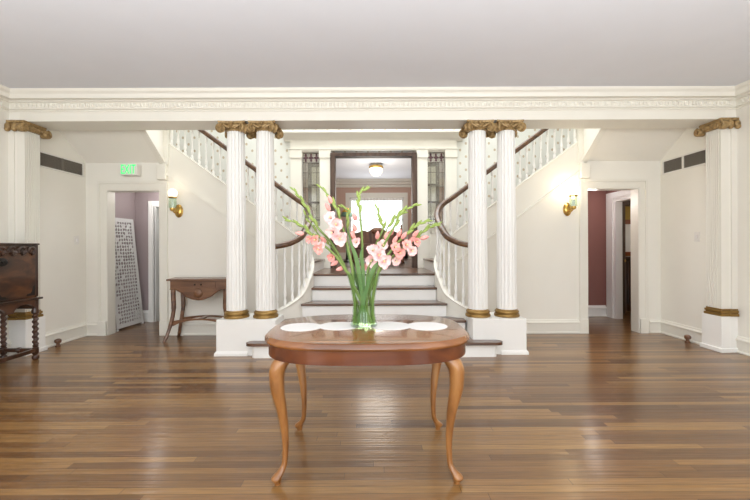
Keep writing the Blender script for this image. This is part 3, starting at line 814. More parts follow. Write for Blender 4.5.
# ------------------------------------------------------------------ wall fittings
def sconce(s, x, label):
    y = YW; z = 1.735
    r = thing('wall_sconce', (x, y, z), label, 'wall light', 'brass wall sconces')
    R = Matrix.Rotation(PI / 2, 4, 'X')
    m = MB(); m.lathe([(.058, 0), (.06, .008), (.05, .014), (.046, .02), (.03, .028), (.012, .034)], (x, y, z), 24, None, R @ Matrix.Diagonal((1, 1, 1, 1)))
    for v in m.bm.verts: v.co.z = z + (v.co.z - z) * 1.55
    m.build('backplate', 'brass', r, True)
    yl = y - .17
    MB().tube([(x, y - .03, z - .02), (x, y - .08, z - .035), (x, y - .13, z - .03), (x, yl, z + .0)], .011, 8).build('arm', 'brass', r, True)
    MB().lathe([(.012, z - .02), (.03, z - .01), (.036, z + .01), (.036, z + .025), (.02, z + .028)], (x, yl, 0), 16).build('cup', 'brass', r, True)
    m = MB(); m.lathe([(.018, z + .028), (.018, z + .12), (.016, z + .125)], (x, yl, 0), 12); m.build('candle_tube', 'curtain', r, True)
    MB().lathe([(.047, z + .028), (.047, z + .165), (.049, z + .165), (.049, z + .028)], (x, yl, 0), 18).build('glass_cylinder', 'glass', r, True)
    MB().lathe([(.051, z + .160), (.055, z + .168), (.051, z + .176), (.046, z + .176), (.046, z + .160)], (x, yl, 0), 18).build('glass_rim', 'brass', r, True)
    if s < 0:
        MB().lathe([(.035, z + .176), (.055, z + .195), (.062, z + .225), (.056, z + .255), (.036, z + .278), (.015, z + .286)], (x, yl, 0), 18).build('lit_globe', 'globe', r, True)
    else:
        MB().lathe([(.012, z + .125), (.02, z + .15), (.022, z + .185), (.012, z + .22), (.003, z + .24)], (x, yl, 0), 12).build('lit_bulb', 'bulb', r, True)
    L = bpy.data.lights.new('sconce_lamp', 'POINT'); L.energy = .35 if s < 0 else 3.2; L.color = (1, .84, .6); L.shadow_soft_size = .05
    o = bpy.data.objects.new('sconce_lamp', L); COL.objects.link(o); o.location = (x, yl - .01, z + .36) if s < 0 else (x - .02, yl + .0, z + .30)
sconce(-1, -2.728, 'brass wall sconce with frosted globe right of the left doorway')
sconce(1, 2.713, 'brass wall sconce with bare glass cylinder left of the right doorway')
# exit sign
r = thing('exit_sign', (-3.42, YW, 2.31), 'white box EXIT sign with green letters above the left doorway', 'sign')
ex0, ex1, ez0, ez1 = -3.475, -3.245, 2.218, 2.383
m = MB(); m.box(ex0, ex1, YW - .115, YW - .001, ez0, ez1, .014); m.build('housing', 'plastic', r, True)
cu = bpy.data.curves.new('exit_text', 'FONT'); cu.body = 'EXIT'; cu.size = .16; cu.extrude = .003; cu.align_x = 'CENTER'; cu.align_y = 'CENTER'
to = bpy.data.objects.new('exit_text_source', cu); COL.objects.link(to)
bpy.context.view_layer.update()
me = bpy.data.meshes.new_from_object(to.evaluated_get(bpy.context.evaluated_depsgraph_get()))
bpy.data.objects.remove(to)
xs_ = [v.co.x for v in me.vertices]; ys_ = [v.co.y for v in me.vertices]
sx_ = .20 / (max(xs_) - min(xs_)); sy_ = .125 / (max(ys_) - min(ys_))
cx_ = (max(xs_) + min(xs_)) / 2; cy_ = (max(ys_) + min(ys_)) / 2
for v in me.vertices:
    x, y, zz = v.co
    v.co = ((x - cx_) * sx_ + (ex0 + ex1) / 2 - r.location.x, YW - .1165 - zz - r.location.y, (y - cy_) * sy_ + (ez0 + ez1) / 2 - r.location.z)
me.materials.clear(); me.materials.append(M_['exitgreen'])
lo = bpy.data.objects.new('letters', me); COL.objects.link(lo); lo.parent = r; lo['label'] = 'green lit letters EXIT'
# vents
for s, sd in ((-1, 'left'), (1, 'right')):
    r = thing('wall_vent', (s * XH, 4.95, 2.30), 'long grey return air grille high on the %s hall wall' % sd, 'vent', 'return air grilles')
    m = MB(); bx = lambda a, b, *q: m.box(min(s * a, s * b), max(s * a, s * b), *q)
    for q in ((4.57, 5.275, 2.382, 2.40), (4.57, 5.275, 2.205, 2.223), (4.57, 4.588, 2.205, 2.40), (5.257, 5.275, 2.205, 2.40)): bx(XH - .014, XH, *q)
    m.build('frame', 'plastic', r)
    m = MB(); m.box(min(s * (XH - .002), s * XH), max(s * (XH - .002), s * XH), 4.588, 5.257, 2.223, 2.382); m.build('backing', 'ventdark', r)
    m = MB()
    for k in range(13):
        z = 2.229 + .0118 * k
        m.box(min(s * (XH - .010), s * (XH - .002)), max(s * (XH - .010), s * (XH - .002)), 4.588, 5.257, z, z + .0065)
    m.build('louvres', 'vent', r)
    MB().box(min(s * (XH - .013), s * XH), max(s * (XH - .013), s * XH), 4.915, 4.945, 2.223, 2.382).build('centre_bar', 'plastic' if s > 0 else 'vent', r)
    # light switches
    r = thing('light_switch', (s * XH, 5.14, 1.33), 'white light switch plate on the %s hall wall below the grille' % sd, 'light switch', 'light switches')
    y0 = 5.20 if s < 0 else 4.78
    ys = XH * 380 / 297 if s < 0 else XH * 380 / 324
    r.location = (s * XH, ys, 1.33)
    MB().box(min(s * (XH - .006), s * XH), max(s * (XH - .006), s * XH), ys - .04, ys + .04, 1.27, 1.39, .002).build('plate', 'plastic', r)
    MB().box(min(s * (XH - .014), s * (XH - .005)), max(s * (XH - .014), s * (XH - .005)), ys - .008, ys + .008, 1.31, 1.35).build('toggle', 'whiteshade', r)
    # turned wooden knobs on the floor near the baseboard
    kx, ky = (-3.93, 4.73) if s < 0 else (3.94, 4.77)
    MBk = MB().lathe([(.03, 0), (.03, .012), (.02, .02), (.019, .04), (.034, .052), (.037, .07), (.033, .088), (.018, .097), (.003, .1)], (kx, ky, 0), 16)
    tag(MBk.build('doorstop', 'console', None, True), 'small turned brown wooden doorstop on the floor by the %s baseboard' % sd, 'doorstop', 'wooden doorstops')

# ------------------------------------------------------------------ carved folding screen in the left passage
def fret(nu, nv, W, H):
    m = MB(); bm = m.bm; vs = {}
    rnd = random.Random(5)
    def V(u, v):
        k = (round(u, 5), round(v, 5))
        if k not in vs: vs[k] = bm.verts.new((u, 0, v))
        return vs[k]
    cu_, cv_ = W / nu, H / nv
    for i in range(nu):
        for j in range(nv):
            u0, v0 = i * cu_, j * cv_
            bor = i in (0, nu - 1) or j in (0, nv - 1)
            if bor or rnd.random() < .08:
                bm.faces.new([V(u0, v0), V(u0 + cu_, v0), V(u0 + cu_, v0 + cv_), V(u0, v0 + cv_)])
            else:
                cu, cv = u0 + cu_ * (.5 + rnd.uniform(-.02, .02)), v0 + cv_ * (.5 + rnd.uniform(-.02, .02))
                ru, rv = cu_ * rnd.uniform(.26, .47), cv_ * rnd.uniform(.24, .46)
                o = [V(u0, v0), V(u0 + cu_, v0), V(u0 + cu_, v0 + cv_), V(u0, v0 + cv_)]
                q = []
                for a in [PI * 1.25 + k * PI / 4 for k in range(8)]:
                    f = rnd.uniform(.30, .49) if abs(math.sin(2 * a)) < .5 else rnd.uniform(.22, .58)
                    q.append(bm.verts.new((cu + cu_ * f * math.cos(a), 0, cv + cv_ * f * math.sin(a))))
                for k in range(4):
                    bm.faces.new([o[k], o[(k + 1) % 4], q[(2 * k + 2) % 8], q[2 * k + 1], q[2 * k]])
    bmesh.ops.recalc_face_normals(bm, faces=bm.faces)
    bmesh.ops.solidify(bm, geom=bm.faces[:], thickness=.008)
    for i in (0, nu):
        pass
    return m
r = thing('folding_screen', (-3.78, 5.9, 0), 'white carved fretwork folding screen leaning in the left passage', 'screen')
def place_screen(near, far, top_dx, H, nm):
    W = (far - near).length
    m = fret(11, 32, W, H)
    d = (far - near).normalized()
    ln = math.hypot(top_dx, H); upv = Vector((top_dx / ln, 0, H / ln)); nn = d.cross(upv)
    for v in m.bm.verts:
        p = near + d * v.co.x + upv * v.co.z + nn * v.co.y
        v.co = p
    return m.build(nm, 'screen', r)
place_screen(Vector((-3.765, 5.56, .03)), Vector((-3.74, 6.16, .03)), -.165, 1.66, 'panel')
m = MB()
for x, y in ((-3.765, 5.57), (-3.745, 6.145)): m.box(x - .014, x + .014, y - .02, y + .02, 0, .05)
m.build('feet', 'screen', r)

# ------------------------------------------------------------------ console table (left of the columns)
X0, X1, Y0, Y1, ZT = -2.665, -1.93, 4.97, 5.28, .812
cxm = (X0 + X1) / 2
r = thing('console_table', (cxm, 5.13, 0), 'small brown antique side table with scalloped apron under the left stair', 'side table')
MB().prism([(X0 - .035, Y0 - .03), (X1 + .035, Y0 - .03), (X1 + .075, Y1 + .012), (X0 - .10, Y1 + .012)], 'Z', ZT - .022, ZT).build('tabletop', 'console', r)
m = MB()
def scal(x):
    t = (x - cxm) / ((X1 - X0) / 2)
    a = abs(t)
    K = ((0, -.28), (.2, -.27), (.45, -.232), (.65, -.172), (.84, -.138), (1.01, -.142))
    for (p, u), (q, v) in zip(K, K[1:]):
        if a <= q: return ZT + lerp(u, v, (a - p) / (q - p))
    return ZT - .142
pts = [(lerp(X0, X1, i / 48), scal(lerp(X0, X1, i / 48))) for i in range(49)]
m.prism([(X0, ZT - .022)] + pts + [(X1, ZT - .022)], 'Y', Y0, Y0 + .025)
m.prism([(X0, Y0 + .025), (X0 + .02, Y0 + .025), (X0 - .06, Y1), (X0 - .08, Y1)], 'Z', ZT - .13, ZT - .022); m.prism([(X1 - .02, Y0 + .025), (X1, Y0 + .025), (X1 + .05, Y1), (X1 + .03, Y1)], 'Z', ZT - .13, ZT - .022); m.box(X0 - .06, X1 + .03, Y1 - .02, Y1, ZT - .13, ZT - .022)
m.build('apron', 'console', r)
MB().tube([(x, Y0 - .004, z + .008) for x, z in pts], .008, 6).build('apron_beading', 'console', r, True)
d = MB().box(X0 + .14, X1 - .14, Y0 - .008, Y0 + .02, ZT - .115, ZT - .035, .003).build('drawer', 'console', r)
for k in (-1, 1): MB().ball((cxm + k * .04, Y0 - .018, ZT - .073), .012, 8).build('knob', 'darkmetal', d, True)
m = MB(); m.ball((cxm, Y0 - .008, ZT - .185), .06, 12, (1, .3, 1.0))
for k in range(9):
    a = -1.2 + 2.4 * k / 8; m.ball((cxm + .045 * math.sin(a), Y0 - .014, ZT - .185 + .05 * math.cos(a)), .014, 6, (1, .7, 1))
m.build('carved_shell', 'console', r, True)
for x, sx in ((X0 + .03, -1), (X1 - .03, 1)):
    for y, sy_l in ((Y0 + .03, -1), (Y1 - .03, 1)):
        k = .7 if sy_l > 0 else .8
        P = [(x, y, ZT - .03), (x + sx * .005, y, ZT - .2), (x - sx * .0, y, ZT - .36), (x - sx * 0 + sx * .015 * k, y, ZT - .48), (x + sx * .055 * k, y - (.02 if sy_l < 0 else 0), .17), (x + sx * .10 * k, y - (.06 if sy_l < 0 else -.02), .03), (x + sx * .125 * k, y - (.08 if sy_l < 0 else -.025), 0.0)]
        MB().tube(catmull(P, 5), [.030] * 12 + [.026] * 8 + [.022] * 6 + [.017] * 5, 8).build('leg', 'console', r, True)
for (a, b) in (((X0 + .02, Y0 + .03), (X1 - .02, Y0 + .03)), ((X0 + .02, Y1 - .03), (X1 - .02, Y1 - .03))):
    m = MB(); pp = []
    for i in range(13):
        t = i / 12; x = lerp(a[0], b[0], t); pp.append((x, .262 + .028 * math.sin(t * PI)))
    low = [(x, z - .02 - .05 * abs(2 * i / 12 - 1) ** 3) for i, (x, z) in enumerate(pp)]
    m.prism(pp + low[::-1], 'Y', a[1] - .012, a[1] + .012); m.build('stretcher', 'console', r)
MB().box(cxm - .03, cxm + .03, Y0 + .03, Y1 - .03, .272, .288).build('cross_stretcher', 'console', r)

# ------------------------------------------------------------------ cabinet on stand (left edge)
XF, XBk, CY0, CY1 = -3.70, -4.10, 3.22, 4.18
zst, zbt = .686, 1.276
r = thing('cabinet_on_stand', (-3.9, 3.7, 0), 'dark antique two-door cabinet on twist-turned stand at left edge of the room', 'cabinet')
MB().box(XBk, XF, CY0, CY1, zst, zbt - .018, .004).build('carcass', 'burl', r)
MB().box(XBk - .01, XF + .018, CY0 - .018, CY1 + .018, zbt - .018, zbt, .005).build('cabinet_top', 'darkwood', r)
MB().box(XF - .004, XF + .010, CY1 - .03, CY1 + .004, zst + .01, zbt - .018).build('corner_strip', 'darkwood', r)
for y0, y1 in ((CY0 + .02, 3.695), (3.705, CY1 - .032)):
    d = MB().box(XF, XF + .014, y0, y1, zst + .02, zbt - .03, .003).build('door', 'burl', r)
    m = MB()
    for k in range(4):
        yy = lerp(y0, y1, (k + .5) / 4)
        sp = [(XF + .02, yy + .052 * math.cos(a) * (1 - .05 * i), zbt - .088 + .05 * math.sin(a) * (1 - .05 * i)) for i, a in enumerate([PI * 1.05 - j * .55 for j in range(10)])]
        m.tube(sp, [.017] * 8 + [.018, .016], 8)
        m.ball((XF + .016, yy, zbt - .085), .034, 10, (.4, 1, 1))
    m.build('scroll_carving', 'darkwood', d, True)
    lk = y1 - .06 if y1 < 3.7 else y0 + .06
    m = MB()
    m.ball((XF + .018, lk, .985 + .10), .05, 12, (.15, 1.3, .85)); m.ball((XF + .02, lk + .04, 1.085), .025, 8, (.3, 1, 1)); m.ball((XF + .02, lk - .04, 1.085), .025, 8, (.3, 1, 1)); m.ball((XF + .026, lk, 1.085), .013, 8)
    m.build('lock_plate', 'iron', d, True)
    m = MB()
    for yc, e in ((y0 + .012, 1), (y1 - .012, -1)):
        zc = zst + .03
        m.prism([(yc, zc), (yc + e * .10, zc), (yc + e * .085, zc + .02), (yc + e * .05, zc + .025), (yc + e * .03, zc + .05), (yc + e * .02, zc + .095), (yc, zc + .11)], 'X', XF + .013, XF + .019)
    m.build('corner_mount', 'iron', d)
m = MB(); m.box(XBk - .02, XF + .03, CY0 - .03, CY1 + .045, zst - .022, zst, .006); m.build('stand_top', 'darkwood', r)
m = MB()
pts = []
for i in range(61):
    t = i / 60; y = lerp(CY0, CY1 + .02, t); u = (t * 3) % 1
    z = .55 + .075 * (max(0, 1 - ((u - .5) / .38) ** 2) ** .5 if abs(u - .5) < .38 else 0)
    pts.append((y, z))
m.prism([(CY0, zst - .022)] + pts + [(CY1 + .02, zst - .022)], 'X', XF - .03, XF)
m.box(XBk, XF - .03, CY1 - .01, CY1 + .02, .56, zst - .022); m.box(XBk, XF - .03, CY0, CY0 + .03, .56, zst - .022)
m.build('stand_frieze', 'burl', r)
def twist(m, x, y, z0, z1, rad=.024):
    n = int((z1 - z0) / .008); rings = []
    for i in range(n + 1):
        z = lerp(z0, z1, i / n); ph = (z - z0) / .055 * 2 * PI / 1.0
        rr = []
        for k in range(10):
            a = 2 * PI * k / 10
            q = rad * (1 + .28 * math.cos(a - ph)); rr.append((x + q * math.cos(a), y + q * math.sin(a), z))
        rings.append(rr)
    m.loft(rings)
for x in (XF - .02, XBk + .03):
    for y in (CY0 + .04, CY1 - .0):
        m = MB()
        m.lathe([(.022, .0), (.033, .015), (.033, .04), (.02, .055), (.03, .07), (.03, .135), (.02, .14), (.028, .155), (.02, .165)], (x, y, 0), 10)
        twist(m, x, y, .165, .50)
        m.lathe([(.02, .50), (.034, .515), (.034, .54), (.026, .56), (.03, .60), (.03, .664)], (x, y, 0), 10)
        m.build('leg', 'darkwood', r, True)
m = MB()
for y in (CY0 + .04, CY1): m.box(XBk + .03, XF - .02, y - .018, y + .018, .085, .125, .005); m.ball(((XBk + XF) / 2, y, .105), .032, 8)
for x in (XF - .02, XBk + .03): m.box(x - .018, x + .018, CY0 + .04, CY1, .085, .125, .005)
m.build('stretcher', 'darkwood', r)

# ------------------------------------------------------------------ centre table
TX, TY, TZ = -.040, 2.253, .75
r = thing('centre_table', (TX, TY, 0), 'oval polished cherry table with cabriole legs in the middle of the floor', 'table')
def oval(a, b, z, n=3.0, seg=96):
    out = []
    for i in range(seg):
        t = 2 * PI * i / seg; c_, s_ = math.cos(t), math.sin(t)
        out.append((TX + a * abs(c_) ** (2 / n) * (1 if c_ >= 0 else -1), TY + b * abs(s_) ** (2 / n) * (1 if s_ >= 0 else -1), z))
    return out
A, B = .574, .428
m = MB(); m.loft([oval(A - .02, B - .02, TZ - .036), oval(A - .004, B - .004, TZ - .034), oval(A, B, TZ - .026), oval(A - .001, B - .001, TZ - .018), oval(A - .008, B - .008, TZ - .013), oval(A - .01, B - .01, TZ - .009), oval(A - .016, B - .016, TZ - .003), oval(A - .026, B - .026, TZ)])
m.build('tabletop', 'top', r, True, 50)
m = MB(); m.loft([oval(A - .026, B - .026, TZ - .11), oval(A - .020, B - .020, TZ - .107), oval(A - .020, B - .020, TZ - .036)])
m.build('apron', 'apron', r, True, 50)
for sx in (-1, 1):
    for sy_ in (-1, 1):
        fx, fy = TX + sx * .463, TY + sy_ * .290     # foot
        dx, dy = sx * .8, sy_ * .6
        # offsets outward along (dx,dy) measured from foot centre, with half thickness
        S_ = [(-.026, .642, .046), (-.016, .622, .047), (-.004, .595, .043), (.001, .565, .040), (-.001, .49, .0365), (-.012, .42, .031), (-.022, .36, .0265), (-.031, .28, .0215), (-.036, .20, .0175), (-.034, .13, .0155), (-.030, .09, .0155), (-.016, .06, .020), (.002, .038, .027), (.005, .024, .026), (.001, .010, .018), (.0, 0, .017)]
        C = [(fx + sx * o, fy + sy_ * o * .7, z, rr) for o, z, rr in S_]
        C = catmull(C, 3)
        rings = []
        for x, y, z, rr in C:
            rings.append([(x + rr * math.cos(2 * PI * k / 14), y + rr * math.sin(2 * PI * k / 14), z) for k in range(14)])
        m = MB(); m.loft(rings)
        lg = m.build('leg', 'leg', r, True, 60)
        # knee bracket against the apron
# doilies
DC = [(-.428, 2.235, 'leftmost of the four white lace doilies on the table'), (-.212, 2.262, 'white lace doily just left of the vase'),
      (.098, 2.255, 'white lace doily just right of the vase'), (.31, 2.245, 'rightmost of the four white lace doilies on the table')]
for x, y, l in DC:
    m = MB(); rings = []
    for rr, z in ((.001, TZ + .0004), (1.0, TZ + .0004), (1.0, TZ + .0028), (.97, TZ + .0034), (.5, TZ + .0032), (.001, TZ + .0032)):
        ring = []
        for k in range(96):
            t = 2 * PI * k / 96
            q = .118 * rr * (1 + (.028 * abs(math.sin(12 * t)) if rr > .9 else 0))
            ring.append((x + q * math.cos(t), y + q * .97 * math.sin(t), z))
        rings.append(ring)
    m.loft(rings)
    tag(m.build('lace_doily', 'lace', None), l, 'doily', 'lace doilies on the table')

# ------------------------------------------------------------------ vase and gladioli
VX, VY = -.062, 2.25
VZ = TZ + .0045
r = thing('glass_vase', (VX, VY, VZ), 'tall clear flared glass vase of water and stems on the table', 'vase')
vp = [(.075, 0), (.079, .006), (.076, .025), (.068, .07), (.066, .12), (.070, .17), (.080, .225), (.093, .275), (.104, .312)]
def vr(z):
    for (r0, z0), (r1, z1) in zip(vp, vp[1:]):
        if z <= z1: return lerp(r0, r1, (z - z0) / (z1 - z0))
    return vp[-1][0]
outer = [(a, VZ + b) for a, b in vp]; inner = [(a - .004, VZ + max(b, .012)) for a, b in vp[::-1]]
m = MB()
rings = []
for a, z in outer + [(.104, VZ + .314), (.100, VZ + .314)] + inner + [(.002, VZ + .012)]:
    rings.append([(VX + a * math.cos(2 * PI * k / 32), VY + a * math.sin(2 * PI * k / 32), z) for k in range(32)])
m.loft(rings); m.build('glass_body', 'glass', r, True, 60)
m = MB(); m.lathe([(.066, VZ + .013), (.070, VZ + .03), (.063, VZ + .07), (.061, VZ + .12), (.061, VZ + .128)], (VX, VY, 0), 28); m.build('water', 'water', r, True, 60)

PXM = .00595
def P3(x, y, dep=0.0): return Vector((VX + (x - 363.5) * PXM, VY + dep, TZ + (327 - y) * PXM))
def blossom(c, d, size, mb_p, mb_t, rnd):
    d = Vector(d).normalized(); u = d.orthogonal().normalized(); v = d.cross(u)
    base = c - d * size * .55
    for k in range(6):
        a = 2 * PI * k / 6 + rnd.uniform(-.15, .15); L = size * (1.0 if k % 2 else .88) * rnd.uniform(.9, 1.1); Wd = size * (.66 if k % 2 else .80)
        rad = u * math.cos(a) + v * math.sin(a); tan = d.cross(rad)
        rows = []
        for i in range(6):
            t = i / 5
            fw = size * (.75 * t ** .7 - .30 * max(0, t - .55) ** 1.2 * 2); out = L * (.12 + .88 * t ** 1.5)
            w = Wd * (.22 + .78 * math.sin(PI * .5 * min(1, t * 1.5))) * (1 - max(0, t - .7) ** 2 * 6.5)
            row = []
            for j in (-1, -.5, 0, .5, 1):
                ruf = .06 * size * math.sin(j * 5 + k * 2 + t * 4) * t
                row.append(base + d * (fw + .10 * size * j * j * t + ruf) + rad * out + tan * (w * j * .62))
            rows.append(row)
        mb_p.loft(rows, cap=False, closed=False)
    mb_t.ball(base + d * size * .55, size * .14, 6)
    for k in range(3):
        a = 2 * PI * k / 3 + .4
        mb_t.tube([base + d * size * .3, base + d * size * .75 + (u * math.cos(a) + v * math.sin(a)) * size * .1], [.0022, .0018], 5)
def bud(mb, p, d, L, R):
    d = Vector(d).normalized()
    mb.tube([p, p + d * L * .25, p + d * L * .6, p + d * L * .88, p + d * L], [R * .5, R, R * .9, R * .45, R * .08], 7)
def stem(path, base, label, flowers=(), pinkbuds=(), rad=.0078, nb=7, tipdep=0):
    """path = pixels from the vase rim to the tip; base = point inside the vase"""
    rnd = random.Random(hash(label) % 1000 if False else len(label) * 7 + len(path))
    pts = [Vector(base)]
    n = len(path)
    for i, (x, y) in enumerate(path):
        pts.append(P3(x, y, lerp(Vector(base).y - VY, tipdep, (i + 1) / n)))
    # keep the first rim point inside the glass
    q = catmull([tuple(p) for p in pts], 8); q = [Vector(p) for p in q]
    for i, p in enumerate(q):
        hz = p.z - VZ
        if hz < .314:
            lim = vr(max(hz, 0)) - .0125
            o = Vector((p.x - VX, p.y - VY, 0))
            if o.length > lim: o = o.normalized() * lim; q[i] = Vector((VX + o.x, VY + o.y, p.z))
    r = thing('gladiolus', tuple(q[0]), label, 'flower', 'gladioli in the glass vase')
    m = MB(); m.tube(q, [lerp(rad * 1.2, rad * .5, i / (len(q) - 1)) for i in range(len(q))], 7); m.build('stalk', 'stem', r, True)
    N = len(q)
    for k in range(nb):
        mb = MB()
        f = .62 + .38 * k / max(1, nb - 1); i = min(N - 2, int(f * (N - 1))); d = (q[i + 1] - q[i]).normalized()
        side = d.cross(Vector((0, 1, 0))).normalized() * (1 if k % 2 else -1)
        bud(mb, q[i], d * 1.0 + side * .24 + Vector((0, -.15, 0)), lerp(.056, .034, k / nb), lerp(.0095, .0055, k / nb))
        mb.build('green_bud', 'bud', r, True)
    if pinkbuds:
        for (x, y, dx, dy) in pinkbuds:
            mb = MB(); p = P3(x, y, tipdep * .6 - .012); bud(mb, p, Vector((dx, -.3, dy)), .05, .014)
            mb.build('pink_bud', 'petal2', r, True)
    for (x, y, size, dx, dy, kind) in flowers:
        mp, mt = MB(), MB()
        c = P3(x, y, tipdep * .6 - .03)
        blossom(c, (dx, -1, dy), size * .9, mp, mt, rnd)
        bl = mp.build('blossom', kind, r, True, 180)
        mt.build('throat', 'throat', bl, True)
    return r
def leaf(owner, path, base, w=.011, dep=0):
    pts = [tuple(base)] + [tuple(P3(x, y, lerp(base[1] - VY, dep, (i + 1) / len(path)))) for i, (x, y) in enumerate(path)]
    q = [Vector(p) for p in catmull(pts, 8)]; N = len(q)
    for i, p in enumerate(q):
        hz = p.z - VZ
        if hz < .314:
            lim = vr(max(hz, 0)) - .0155; o = Vector((p.x - VX, p.y - VY, 0))
            if o.length > lim: o = o.normalized() * lim; q[i] = Vector((VX + o.x, VY + o.y, p.z))
    m = MB(); rings = []
    for i, p in enumerate(q):
        t = (q[min(i + 1, N - 1)] - q[max(i - 1, 0)]).normalized(); sd = t.cross(Vector((0, 1, 0))).normalized(); nn = sd.cross(t)
        f = i / (N - 1); ww = w * (.6 + .5 * math.sin(PI * min(1, f * 1.1))) * (1 - f ** 3) + .0006
        rings.append([p + sd * ww, p + nn * .0016, p - sd * ww, p - nn * .0016])
    m.loft(rings)
    return m.build('leaf', 'stemdark', owner, True)
def B_(dx, dy, z=.02): return (VX + dx * 1.15, VY + dy, VZ + z)
SPO = 'petal'; SAL = 'petal2'
stem([(348, 277), (333, 246), (318, 228), (306, 206), (295, 191)], B_(-.03, .02), 'pink gladiolus reaching up and far left, tip overlapping the left handrail bend', [(332, 258, .032, -.5, -.2, SAL)], [(344, 268, -.6, -.2), (338, 262, -.5, -.3)], nb=8, tipdep=-.02)
stem([(350, 278), (336, 256), (320, 242), (306, 228), (290, 221)], B_(.04, -.03), 'lowest pink gladiolus at far left, drooping tip and rosy blossoms', [(317, 241, .036, -.5, .1, SAL), (320, 250, .036, -.3, -.4, SAL), (311, 240, .028, -.8, .1, SAL), (323, 246, .03, .2, -.1, SPO)], [(306, 235, -.8, .1)], nb=7, tipdep=-.08)
g_three = stem([(353, 276), (348, 246), (340, 218), (334, 203), (322, 189)], B_(-.045, -.02), 'pink gladiolus left of centre with three large pale blossoms', [(331, 219, .044, -.4, .3, SPO), (337, 226, .05, .1, 0, SPO), (341, 240, .052, .2, -.1, SPO), (333, 234, .045, -.4, -.2, SPO)], [(333, 205, -.4, .9), (331, 212, -.5, .8)], nb=6, tipdep=-.05)
stem([(347, 276), (335, 252), (318, 235), (304, 214)], B_(.0, .0), 'thin green gladiolus spike between the two far left stems', [], [(326, 243, -.5, .5)], nb=5, tipdep=.03, rad=.005)
g_tall = stem([(362, 270), (362, 240), (360, 214), (359, 196), (366, 190)], B_(-.015, .01), 'tallest gladiolus spike standing upright in the middle of the vase', [(356, 243, .034, -.3, .1, SPO)], [(356, 221, -.3, .9), (356, 232, -.3, .8), (355, 240, -.4, .6)], nb=9, rad=.0075, tipdep=.0)
stem([(357, 272), (353, 250), (347, 228), (348, 212), (342, 207)], B_(0, .04), 'gladiolus spike curling left in front of the coloured lamp shade', [], [(352, 238, .2, .9)], nb=6, tipdep=.05)
stem([(368, 272), (376, 246), (383, 230), (381, 222), (377, 208)], B_(.045, .03), 'gladiolus spike right of the tallest one, pointing up at the window', [(373, 251, .046, 0, .3, SPO), (371, 262, .046, -.4, 0, SPO), (383, 246, .04, .3, .2, SPO)], [(385, 240, .3, .8), (377, 240, .1, .9)], nb=6, tipdep=.02)
stem([(374, 274), (383, 248), (394, 228), (402, 213), (416, 207)], B_(-.04, .01), 'gladiolus bending right to a hooked tip beside the dark door frame', [(384, 262, .05, .1, -.2, SPO), (379, 256, .05, 0, 0, SPO), (395, 248, .036, .3, .3, SAL)], [(397, 238, .4, .8), (393, 244, .4, .8)], nb=7, tipdep=-.04)
g_right = stem([(377, 275), (392, 250), (405, 236), (415, 227), (426, 223)], B_(.05, -.02), 'gladiolus leaning right with salmon blossoms above the landing', [(399, 254, .04, .2, -.2, SAL), (406, 246, .038, .4, .2, SAL), (411, 252, .038, .3, -.2, SPO)], [(401, 240, .5, .7), (412, 238, .5, .6)], nb=7, tipdep=-.06)
stem([(376, 277), (396, 254), (413, 242), (426, 230), (437, 226)], B_(-.02, .0), 'gladiolus leaning farthest right, tip touching the right handrail bend', [(416, 243, .032, .6, .1, SAL), (396, 262, .034, .3, -.4, SPO)], [(420, 240, .8, .2), (409, 243, .5, .5)], nb=8, tipdep=-.02)
stem([(367, 274), (378, 252), (388, 228), (398, 216), (404, 213)], B_(.02, -.04), 'slim green gladiolus spike between the window and the hooked stem', [(364, 268, .026, 0, .3, SAL)], [(390, 236, .4, .8)], nb=7, tipdep=.06, rad=.005)
leaf(g_three, [(352, 268), (346, 244), (341, 226)], B_(.03, .035), .010, .03)
leaf(g_three, [(358, 266), (352, 246), (349, 232)], B_(.01, -.045), .011, -.04)
leaf(g_right, [(371, 274), (381, 262), (386, 254)], B_(-.03, -.05), .011, -.03)
leaf(g_tall, [(363, 270), (361, 256), (364, 246)], B_(.0, -.03), .010, -.05)

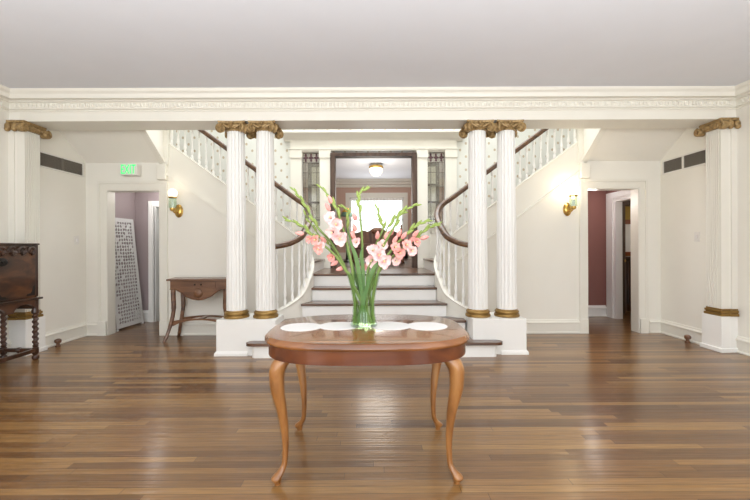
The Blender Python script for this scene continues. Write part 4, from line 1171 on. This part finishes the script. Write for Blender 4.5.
# ------------------------------------------------------------------ light
W = bpy.data.worlds.new('sky'); S.world = W; W.use_nodes = True
W.node_tree.nodes['Background'].inputs[0].default_value = (.90, .95, 1, 1); W.node_tree.nodes['Background'].inputs[1].default_value = 3.0
def area(name, loc, rot, sx, sy, e, col=(1, 1, 1)):
    L = bpy.data.lights.new(name, 'AREA'); L.shape = 'RECTANGLE'; L.size = sx; L.size_y = sy; L.energy = e; L.color = col
    o = bpy.data.objects.new(name, L); COL.objects.link(o); o.location = loc; o.rotation_euler = rot
    return o
for a, b in WIN:
    area('window_daylight', ((a + b) / 2, -2.49, 1.5), (PI / 2 + .25, 0, 0), b - a, 2.0, 30, (.97, .99, 1))
area('added_ceiling_uplight', (0, -.4, 1.3), (PI, 0, 0), 6.0, 3.4, 260, (.95, .98, 1))  # low upward fill added to brighten the ceiling; the room has no such fixture
area('upper_hall_fill', (0, 5.7, 5.3), (0, 0, 0), 5.0, 1.4, 150, (.96, .98, 1))  # unseen fill added under the closed hall ceiling
area('far_window_daylight', (.09, 11.9, 2.2), (-PI / 2, 0, 0), 1.6, 1.2, 25, (1, 1, 1))
def point(name, loc, e, col, r=.1):
    L = bpy.data.lights.new(name, 'POINT'); L.energy = e; L.color = col; L.shadow_soft_size = r
    o = bpy.data.objects.new(name, L); COL.objects.link(o); o.location = loc
point('far_room_lamp', (.06, 9.3, 2.5), 48, (1, .95, .86), .45)
point('left_passage_lamp', (-3.4, 5.95, 2.1), 5, (1, .97, .95))
point('right_passage_lamp', (3.35, 5.9, 1.9), 8, (1, .95, .9))
point('study_lamp', (5.6, 6.4, 1.9), 10, (1, .9, .75))

# ------------------------------------------------------------------ camera
cam = bpy.data.cameras.new('camera'); cam.sensor_width = 36; cam.lens = 380 * 36 / 750; cam.shift_y = -.004; cam.clip_start = .05
co = bpy.data.objects.new('camera', cam); COL.objects.link(co)
co.matrix_world = Matrix.Translation((0, 0, 1.22)) @ Matrix.Rotation(math.radians(-.15), 4, 'Z') @ Matrix.Rotation(PI / 2, 4, 'X') @ Matrix.Rotation(math.radians(-.25), 4, 'Z')
S.camera = co
S.view_settings.view_transform = 'Standard'; S.view_settings.look = 'None'; S.view_settings.gamma = 1; S.view_settings.use_curve_mapping = False
S.view_settings.exposure = 0.1
S.cycles.use_denoising = True; S.cycles.use_adaptive_sampling = False; S.cycles.denoising_input_passes = 'RGB_ALBEDO_NORMAL'; S.cycles.denoising_prefilter = 'ACCURATE'
S.cycles.max_bounces = 10; S.cycles.diffuse_bounces = 5; S.cycles.transparent_max_bounces = 24
S.cycles.caustics_reflective = False; S.cycles.caustics_refractive = False
S.cycles.sample_clamp_indirect = 6
